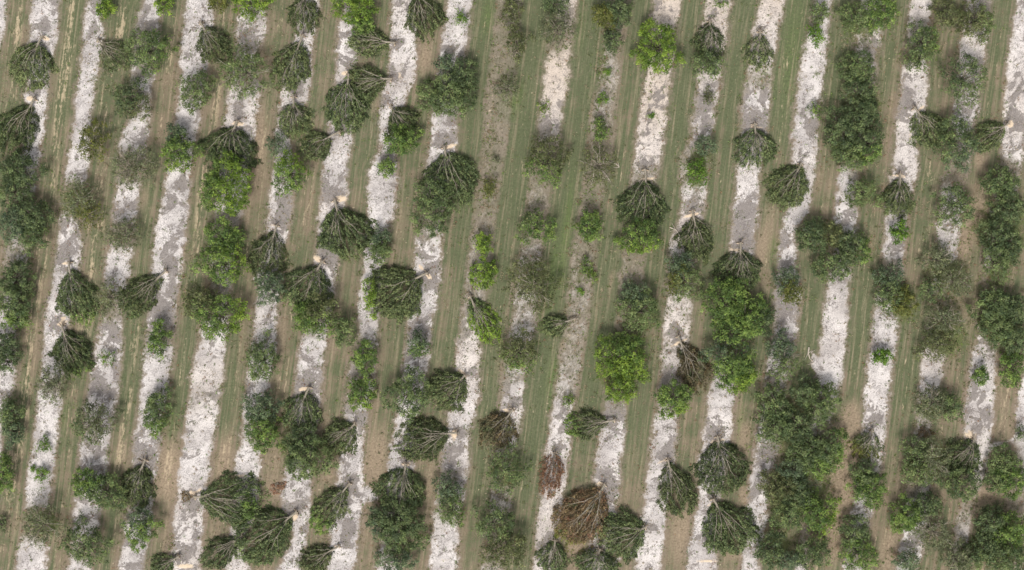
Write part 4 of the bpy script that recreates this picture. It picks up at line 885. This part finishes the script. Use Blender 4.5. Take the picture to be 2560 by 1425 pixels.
 (2555,1080,14,22,'dk',1,'sliver of dark crown at the right edge',{}),
 (620,1268,18,34,'gr',.8,'green sapling inside a fallen crown',{}),
 (1240,395,12,16,'sp',.3,'faint weed tuft at the strip edge',{}),
]
# fallen trees: base x, y, tip x, y, crown width, tone, how far limbs show, look, options
FELL = [
 (103,90,52,216,104,'fo',.85,'dark fallen tree with two long pale limbs',{'nlimb':4}),
 (84,245,12,380,100,'fd',.7,'dark fallen tree crossing the frame edge',{}),
 (242,97,318,166,74,'fo',.95,'half bare fallen tree with brown twigs',{'dens':.55,'nlimb':8}),
 (500,54,560,152,80,'fo',.7,'olive fallen tree on the strip edge',{}),
 (592,302,560,430,140,'fd',.85,'big dark fallen tree above a bright one',{'nlimb':5}),
 (765,-26,752,76,80,'fo',.75,'olive fallen crown cut by the top edge',{}),
 (756,86,708,222,92,'fo',.4,'slender olive fallen tree with short trunk',{}),
 (733,240,738,352,82,'fo',.6,'olive fallen tree with straight pale trunk',{}),
 (848,328,752,392,74,'fo',.5,'fallen tree lying across another with thin trunk',{'s0':.25}),
 (988,106,870,102,72,'fo',.6,'broad fallen crown lying crosswise, pale streaks',{}),
 (978,196,868,206,88,'fo',.95,'fallen tree with long curved limbs lying crosswise',{'nlimb':7}),
 (871,184,862,330,108,'fd',.85,'big dark fallen tree beside a crosswise one',{'nlimb':5}),
 (1040,-30,1072,94,98,'fo',.8,'olive fallen fan cut by the top edge',{'nlimb':7}),
 (975,262,1030,330,86,'fo',.85,'grey-green fallen tree over a rounded one',{'nlimb':6}),
 (1110,366,1150,520,136,'fd',.95,'huge dark fallen tree with spread white limbs',{'nlimb':5,'s0':.1}),
 (1775,50,1768,150,80,'fd',.6,'round dark fallen crown with veined top',{'s0':.06}),
 (1901,76,1898,172,72,'fo',.5,'small round dark fallen crown',{'s0':.08}),
 (1888,308,1888,418,106,'fd',.55,'round dark fallen crown below a root pit',{'s0':.13}),
 (1613,430,1608,575,124,'fd',1,'large fallen fan with stout pink trunk',{'nlimb':6,'s0':.15,'back':.6}),
 (2288,268,2348,362,92,'fo',.6,'olive fallen tree beside white sand',{}),
 (2524,306,2436,362,70,'fo',.6,'fallen olive tree with trunk pointing at sand',{'s0':.12}),
 (2004,408,1948,524,104,'fo',.65,'feathery olive fallen tree',{'s0':.04}),
 (2252,434,2244,545,82,'fo',.55,'olive fallen tree above a vivid one',{}),
 (170,655,206,806,100,'fd',.6,'dark fallen tree shaped like a leaf',{'nlimb':5,'tip':('gr',.9)}),
 (414,676,305,780,82,'fo',.55,'fallen tree lying over the aisle',{'tip':('md',.85)}),
 (152,812,205,938,92,'fd',.7,'dark fallen tree shaped like a fan',{'nlimb':6,'tip':('gr',.9)}),
 (690,562,648,694,100,'fo',.4,'olive fallen tree with short pale trunk',{}),
 (836,500,872,642,140,'fd',.85,'great rounded dark fallen tree with pale limbs',{'nlimb':6,'tip':('fo',.85)}),
 (805,652,742,778,128,'fd',.75,'dark fallen tree half under a green one',{'nlimb':6}),
 (1068,682,935,770,150,'fo',.6,'huge round olive fallen crown',{'nlimb':4,'s0':.12}),
 (1162,938,1080,1000,108,'fo',.35,'olive fallen crown beside a dull green tree',{'s0':.04}),
 (1732,526,1752,662,84,'fo',.7,'olive fallen tree below a clay bar',{'nlimb':7,'s0':.14}),
 (1852,606,1850,735,116,'fd',.95,'dark fallen tree with forked pale limbs',{'nlimb':6,'s0':.16}),
 (1438,796,1352,826,54,'fo',.5,'small feathery fallen tree',{'s0':.18}),
 (1696,840,1756,974,80,'fb',.8,'brownish fallen tree with parallel limbs',{'nlimb':6,'s0':.12,'dens':.7}),
 (1175,740,1235,858,66,'md',.5,'fallen green tree with bright drooping limb',{'tip':('br',.35),'s0':.05}),
 (362,1150,318,1276,84,'fo',.6,'olive fallen tree touching green trees',{'s0':.12}),
 (484,1243,658,1258,128,'fd',.9,'dark fallen tree with torn brown root ball',{'nlimb':7,'s0':.07}),
 (740,1280,596,1390,140,'fd',.85,'huge dark fallen tree with orange root end',{'nlimb':6,'s0':.1}),
 (604,1338,512,1412,72,'fd',.7,'dark fallen tree at the bottom edge',{}),
 (445,1392,378,1428,52,'fd',.4,'dark fallen crown cut by the bottom edge',{}),
 (772,968,742,1092,98,'fd',.75,'dark fallen tree with curved pale trunk',{'nlimb':4,'s0':.14}),
 (886,1060,806,1125,86,'fo',.45,'olive fallen crown beside a light tree',{'s0':.05}),
 (874,1208,786,1320,74,'fo',.6,'slim olive fallen tree beside white sand',{'tip':('gr',.8)}),
 (848,1366,744,1424,64,'fo',.6,'olive fallen crown at the bottom edge',{}),
 (1014,1160,1000,1285,122,'fd',1,'dark fallen tree with white limbs spread downward',{'nlimb':5,'s0':.1}),
 (1142,1082,992,1112,112,'fo',.65,'broad olive fallen tree with crossed roots',{'nlimb':6,'s0':.13}),
 (1282,1024,1215,1118,86,'fb',.7,'brown-green round fallen crown',{'nlimb':3,'s0':.14}),
 (1538,1050,1418,1072,72,'fo',.4,'neat oval fallen tree with pale trunk',{'s0':.16,'tip':('gr',.8)}),
 (1512,1212,1405,1358,140,'bn',1,'large brown dead fallen tree, grey limbs',{'nlimb':8,'s0':.06,'tip':('yo',.9)}),
 (1616,1318,1492,1348,122,'fd',.6,'dark green fallen tree beside a brown one',{'s0':.03,'tip':('fo',.7)}),
 (1388,1352,1378,1440,78,'fd',.45,'dark crown low on the bottom edge',{'s0':.05}),
 (1500,1374,1480,1450,116,'fd',.7,'dark fallen crown with upright trunk',{'s0':.05}),
 (1670,1150,1716,1288,92,'fo',.7,'olive fallen tree with feathered crown',{'nlimb':6,'s0':.06}),
 (1795,1092,1822,1234,132,'fd',.6,'wide dark fallen tree below white sand',{'s0':.08}),
 (1784,1248,1848,1384,136,'fd',.6,'wide dark fallen tree with notched rim',{'s0':.08}),
 (2182,1076,2150,1146,80,'fo',.95,'small fallen tree with a pale bare trunk',{'dens':.6,'s0':.02,'tip':('yo',.6)}),
 (2438,1096,2380,1188,92,'fd',.55,'dense dark fallen crown beside white sand',{'s0':.06}),
  (1388,1132,1368,1246,58,'rb',.55,'small rusty dead fallen crown on white sand',{'s0':.03,'dens':.8,'nlimb':4,'mat':BARK}),
 (1925,975,1990,1100,60,'ol',.6,'olive leaning tree in the grove',{'s0':.05}),
]
HEAPS = [
 (695,1219,24,16,'rb','dark brown leaf heap lying on an aisle',-25,1),
 (466,1240,18,16,'bn','dark brown torn roots heap beside a fallen trunk',0,.8),
 (2312,1082,24,16,'bn','dark brown brush between thin grey trees',10,.7),
 (1726,890,20,40,'bn','rusty dead leaves under a fallen trunk',-20,.55),
]
STICKS = [
 ([(2022,868),(2020,882),(2024,896),(2034,906)],.16,'pale curved branch lying on the turf beside sand',DRY),
 ([(1500,405),(1520,404),(1540,410),(1548,418)],.11,'bare white branch reaching over the turf',DRY),
 ([(1485,425),(1483,445),(1478,462)],.09,'bare pale branch hanging below a thin tree',DRY),
 ([(1503,425),(1515,438),(1524,450)],.09,'bare pale branch slanting from a thin tree',DRY),
 ([(1674,568),(1690,575),(1700,590)],.10,'white broken branch beside an olive fallen tree',DRY),
 ([(2312,1330),(2340,1308),(2362,1306)],.10,'white bare limb on the grey-green lower trees',DRY),
 ([(346,1148),(358,1154),(372,1162)],.13,'short tan log at the end of a fallen tree',ROOT),
 ([(1435,800),(1440,797),(1446,792)],.08,'short pale stub at a small fallen tree',PALE),
 ([(2408,40),(2400,62),(2392,72)],.06,'thin dry twig under the olive top trees',DRY),
]
# ------------------------------------------------------------------ labels
ORD = ['zeroth','first','second','third','fourth','fifth','sixth','seventh','eighth','ninth','tenth','eleventh','twelfth','thirteenth','fourteenth','fifteenth','sixteenth']
def row_of(px, py): return int(min(max(round((px + SL * py - 113.0) / 129.4), 0), 20))

def scatter():
    rng = np.random.default_rng(5)
    # weeds: little tufts along the ragged strip edges and in the weedy stretches
    n = 110000
    x = rng.uniform(-100, 100, n); y = rng.uniform(-57, 57, n)
    ix = np.clip(np.searchsorted(GRID['xs'], x), 1, len(GRID['xs']) - 1); iy = np.clip(np.searchsorted(GRID['ys'], y), 1, len(GRID['ys']) - 1)
    e = GRID['e'][iy, ix]; wd = GRID['weedy'][iy, ix]; ws = GRID['weed'][iy, ix]
    clump = np.sin(x * .7 + 2 * np.sin(y * .31)) * np.sin(y * .43 + 1.5 * np.sin(x * .27))
    p = .22 * np.exp(-((e - .1) / .55) ** 2) * (clump > -.2) + .5 * np.clip(wd, 0, 1) + .16 * ws * (e < 0) + .012 + .02 * (e < .3)
    k = rng.uniform(0, 1, n) < p * 1.5
    x, y, e = x[k], y[k], e[k]; m = len(x)
    nb = 9
    tone = rng.uniform(0, 1, m); sz = rng.uniform(.10, .30, m)
    C = np.stack([x, y, np.full(m, .10)], 1)[:, None] + rng.normal(0, 1, (m, nb, 3)) * (sz[:, None, None] * np.array([1, 1, .35]))
    C = C.reshape(-1, 3); C[:, 2] = np.abs(C[:, 2]) + .03; N = rng.normal(0, .5, C.shape) + np.array([0, 0, .9]); D = rng.normal(0, 1, C.shape)
    L = rng.uniform(.14, .34, len(C)); t_ = np.repeat(tone, nb)
    c1, c2, c3 = (tint(q, rng.uniform(0, 1, len(C)), rng) for q in ('ol', 'gr', 'rb'))
    straw_ = np.array([.34, .275, .175]) * (1 + rng.normal(0, .15, (len(C), 1)))
    col = np.where((t_ < .42)[:, None], c1, np.where((t_ < .62)[:, None], c2, np.where((t_ < .68)[:, None], c3, straw_)))
    link('weeds', leaf_mesh('weeds', C, N, D, L, L * .4, col))['kind'] = 'stuff'
    # litter: shed leaves and snapped twigs round the fallen trees
    P = []
    for t in FELL:
        cx, cy = gx(t[0] * .5 + t[2] * .5), gy(t[1] * .5 + t[3] * .5)
        q = 190; R = .5 * math.hypot(t[2] - t[0], t[3] - t[1]) * M
        th = rng.uniform(0, 6.283, q); rr = R * rng.normal(1.0, .28, q)
        P.append(np.stack([cx + rr * np.cos(th), cy + rr * np.sin(th), np.full(q, .06)], 1))
        q = 40
        P.append(np.stack([gx(t[0]) + rng.normal(0, 1.3, q), gy(t[1]) + rng.normal(0, 1.3, q), np.full(q, .07)], 1))
    q = 7000; P.append(np.stack([rng.uniform(-98, 98, q), rng.uniform(-55, 55, q), np.full(q, .06)], 1))
    C = np.concatenate(P); n = len(C)
    twig = rng.uniform(0, 1, n) < .30
    L = np.where(twig, rng.uniform(.5, 1.5, n), rng.uniform(.16, .34, n)); W = np.where(twig, .05, L * .5)
    col = np.where(twig[:, None], np.array([.20, .165, .125]) * (1 + rng.normal(0, .35, (n, 1))), np.where((rng.uniform(0, 1, n) < .5)[:, None], tint('fo', rng.uniform(0, 1, n), rng), tint('bn', rng.uniform(0, 1, n), rng)))
    link('litter', leaf_mesh('litter', C, rng.normal(0, .12, (n, 3)) + np.array([0, 0, 1]), rng.normal(0, 1, (n, 3)) * np.array([1, 1, .05]), L, W, np.clip(col, .01, .8)))['kind'] = 'stuff'

def scuffs():
    rng = np.random.default_rng(3)
    for t in FELL:
        d = np.array([t[0] - t[2], t[1] - t[3]], float); d /= np.linalg.norm(d)
        PATCH.append(('grey', t[0] + d[0] * 14 + rng.normal(0, 4), t[1] + d[1] * 14 + rng.normal(0, 4), 20, 14, rng.uniform(0, 180), .95))
    for t in STAND:
        if rng.uniform() < .8 and t[2] > 25:
            PATCH.append(('veg', t[0] + rng.normal(0, 14), t[1] + rng.normal(0, 20), t[2] * rng.uniform(.7, 1.1), t[3] * rng.uniform(.8, 1.35), 0, rng.uniform(.35, .8)))
        if rng.uniform() < .55 and t[2] > 25:
            PATCH.append(('weedy', t[0] + rng.normal(0, 12), t[1] + rng.normal(0, 16), t[2] * rng.uniform(.7, 1.15), t[3] * rng.uniform(.7, 1.15), 0, rng.uniform(.35, .62)))

def build():
    scuffs()
    build_ground()
    scatter()
    items = []
    for t in STAND: items.append(('S', t[0], t[1], t))
    for t in FELL: items.append(('F', t[0] * .45 + t[2] * .55, t[1] * .45 + t[3] * .55, t))
    rows = {}
    for it in items:
        ax, ay = (it[3][0], it[3][1])
        rows.setdefault(row_of(ax, ay), []).append(it)
    seed = 100
    for k in sorted(rows):
        lst = sorted(rows[k], key=lambda i: i[2])
        for j, (kind, cx, cy, t) in enumerate(lst):
            seed += 1
            where = (ORD[k + 1] + ' sandy strip from left') if k <= 9 else (ORD[max(20 - k, 1)] + ' sandy strip from right') if k < 20 else 'outermost right strip'
            m = len(lst)
            pos = 'topmost on ' if j == 0 else (ORD[j + 1] + ' down ') if j < m / 2 else (('lowest on ' if j == m - 1 else ORD[m - j] + ' up '))
            if kind == 'S':
                x, y, rx, ry, tone, dens, look, opt = t
                small = math.sqrt(rx * ry) * M < 1.9
                o = standing(x, y, rx, ry, tone, dens, 'bush' if small else 'orchard_tree', 'bush' if small else 'tree',
                             'bushes and saplings on the strips' if small else 'standing orchard trees', seed, opt.get('tip2'), opt.get('limbs', 0))
            else:
                bx, by, tx, ty, w, tone, vis, look, opt = t
                o = fallen(bx, by, tx, ty, w, tone, vis, 'fallen_tree', 'tree', 'uprooted fallen trees', seed, **opt)
            if len((look + ' ' + pos + where).replace('-', ' ').split()) > 15: look = look.replace(' standing', '').replace(' cut by the frame edge', ' at the edge').replace(' low on the', ' at the')
            words_ = (look + ', ' + pos + 'the ' + where).split()
            o['label'] = ' '.join(words_)
            if len(' '.join(words_).replace('-', ' ').split()) > 16: words_ = [q for q in words_ if q not in ('sandy', 'small', 'wide')]
            if len(' '.join(words_).replace('-', ' ').split()) > 16: print('LONG', len(o['label'].split()), o['label'])
    for i, (x, y, rx, ry, tone, look, tl, dn) in enumerate(HEAPS):
        brush(x, y, rx, ry, tone, 'brush_heap', 'brush heap', 'heaps of dead leaves', 900 + i, dens=dn, tilt=tl)['label'] = look
    for i, (pts, r, look, mat) in enumerate(STICKS):
        branch(pts, r, 'broken_branch', 'branch', 'broken branches on the ground', mat, 950 + i)['label'] = look

build()

# ------------------------------------------------------------------ camera, light, sky
cam = bpy.data.cameras.new('camera'); co = bpy.data.objects.new('camera', cam); COL.objects.link(co)
co.location = (0, 0, CAMH); co.rotation_euler = (0, 0, 0)
cam.sensor_fit = 'HORIZONTAL'; cam.angle = 2 * math.atan(1280 * M / CAMH)
cam.clip_start = 1; cam.clip_end = 5000
sc.camera = co

EL, AZ = math.radians(56), math.radians(192)            # low in the photo, a little to its left
sv = Vector((math.sin(AZ) * math.cos(EL), math.cos(AZ) * math.cos(EL), math.sin(EL)))
sun = bpy.data.lights.new('sun', 'SUN'); sun.energy = LAMP['sun']; sun.angle = math.radians(LAMP['angle']); sun.color = (1, .965, .92)
so = bpy.data.objects.new('sun', sun); COL.objects.link(so)
so.rotation_euler = (-sv).to_track_quat('-Z', 'Y').to_euler(); so.location = (0, -50, 120)

w = bpy.data.worlds.new('World'); sc.world = w; w.use_nodes = True
nt = w.node_tree; nt.nodes.clear(); g = NG(nt)
sky = g.n('ShaderNodeTexSky', sky_type='NISHITA'); sky.sun_disc = False
sky.sun_elevation = EL; sky.sun_rotation = AZ; sky.dust_density = 4.0; sky.air_density = 1.2
hs = g.n('ShaderNodeHueSaturation'); hs.inputs['Saturation'].default_value = .30
nt.links.new(sky.outputs[0], hs.inputs['Color'])
bg = g.n('ShaderNodeBackground'); nt.links.new(hs.outputs[0], bg.inputs[0]); bg.inputs[1].default_value = LAMP['sky']
ow = g.n('ShaderNodeOutputWorld'); nt.links.new(bg.outputs[0], ow.inputs[0])

sc.view_settings.view_transform = 'Standard'; sc.view_settings.look = 'None'
sc.view_settings.exposure = LAMP['expo']; sc.view_settings.gamma = 1
sc.render.engine = 'CYCLES'
sc.cycles.max_bounces = 5; sc.cycles.diffuse_bounces = 3; sc.cycles.transmission_bounces = 3
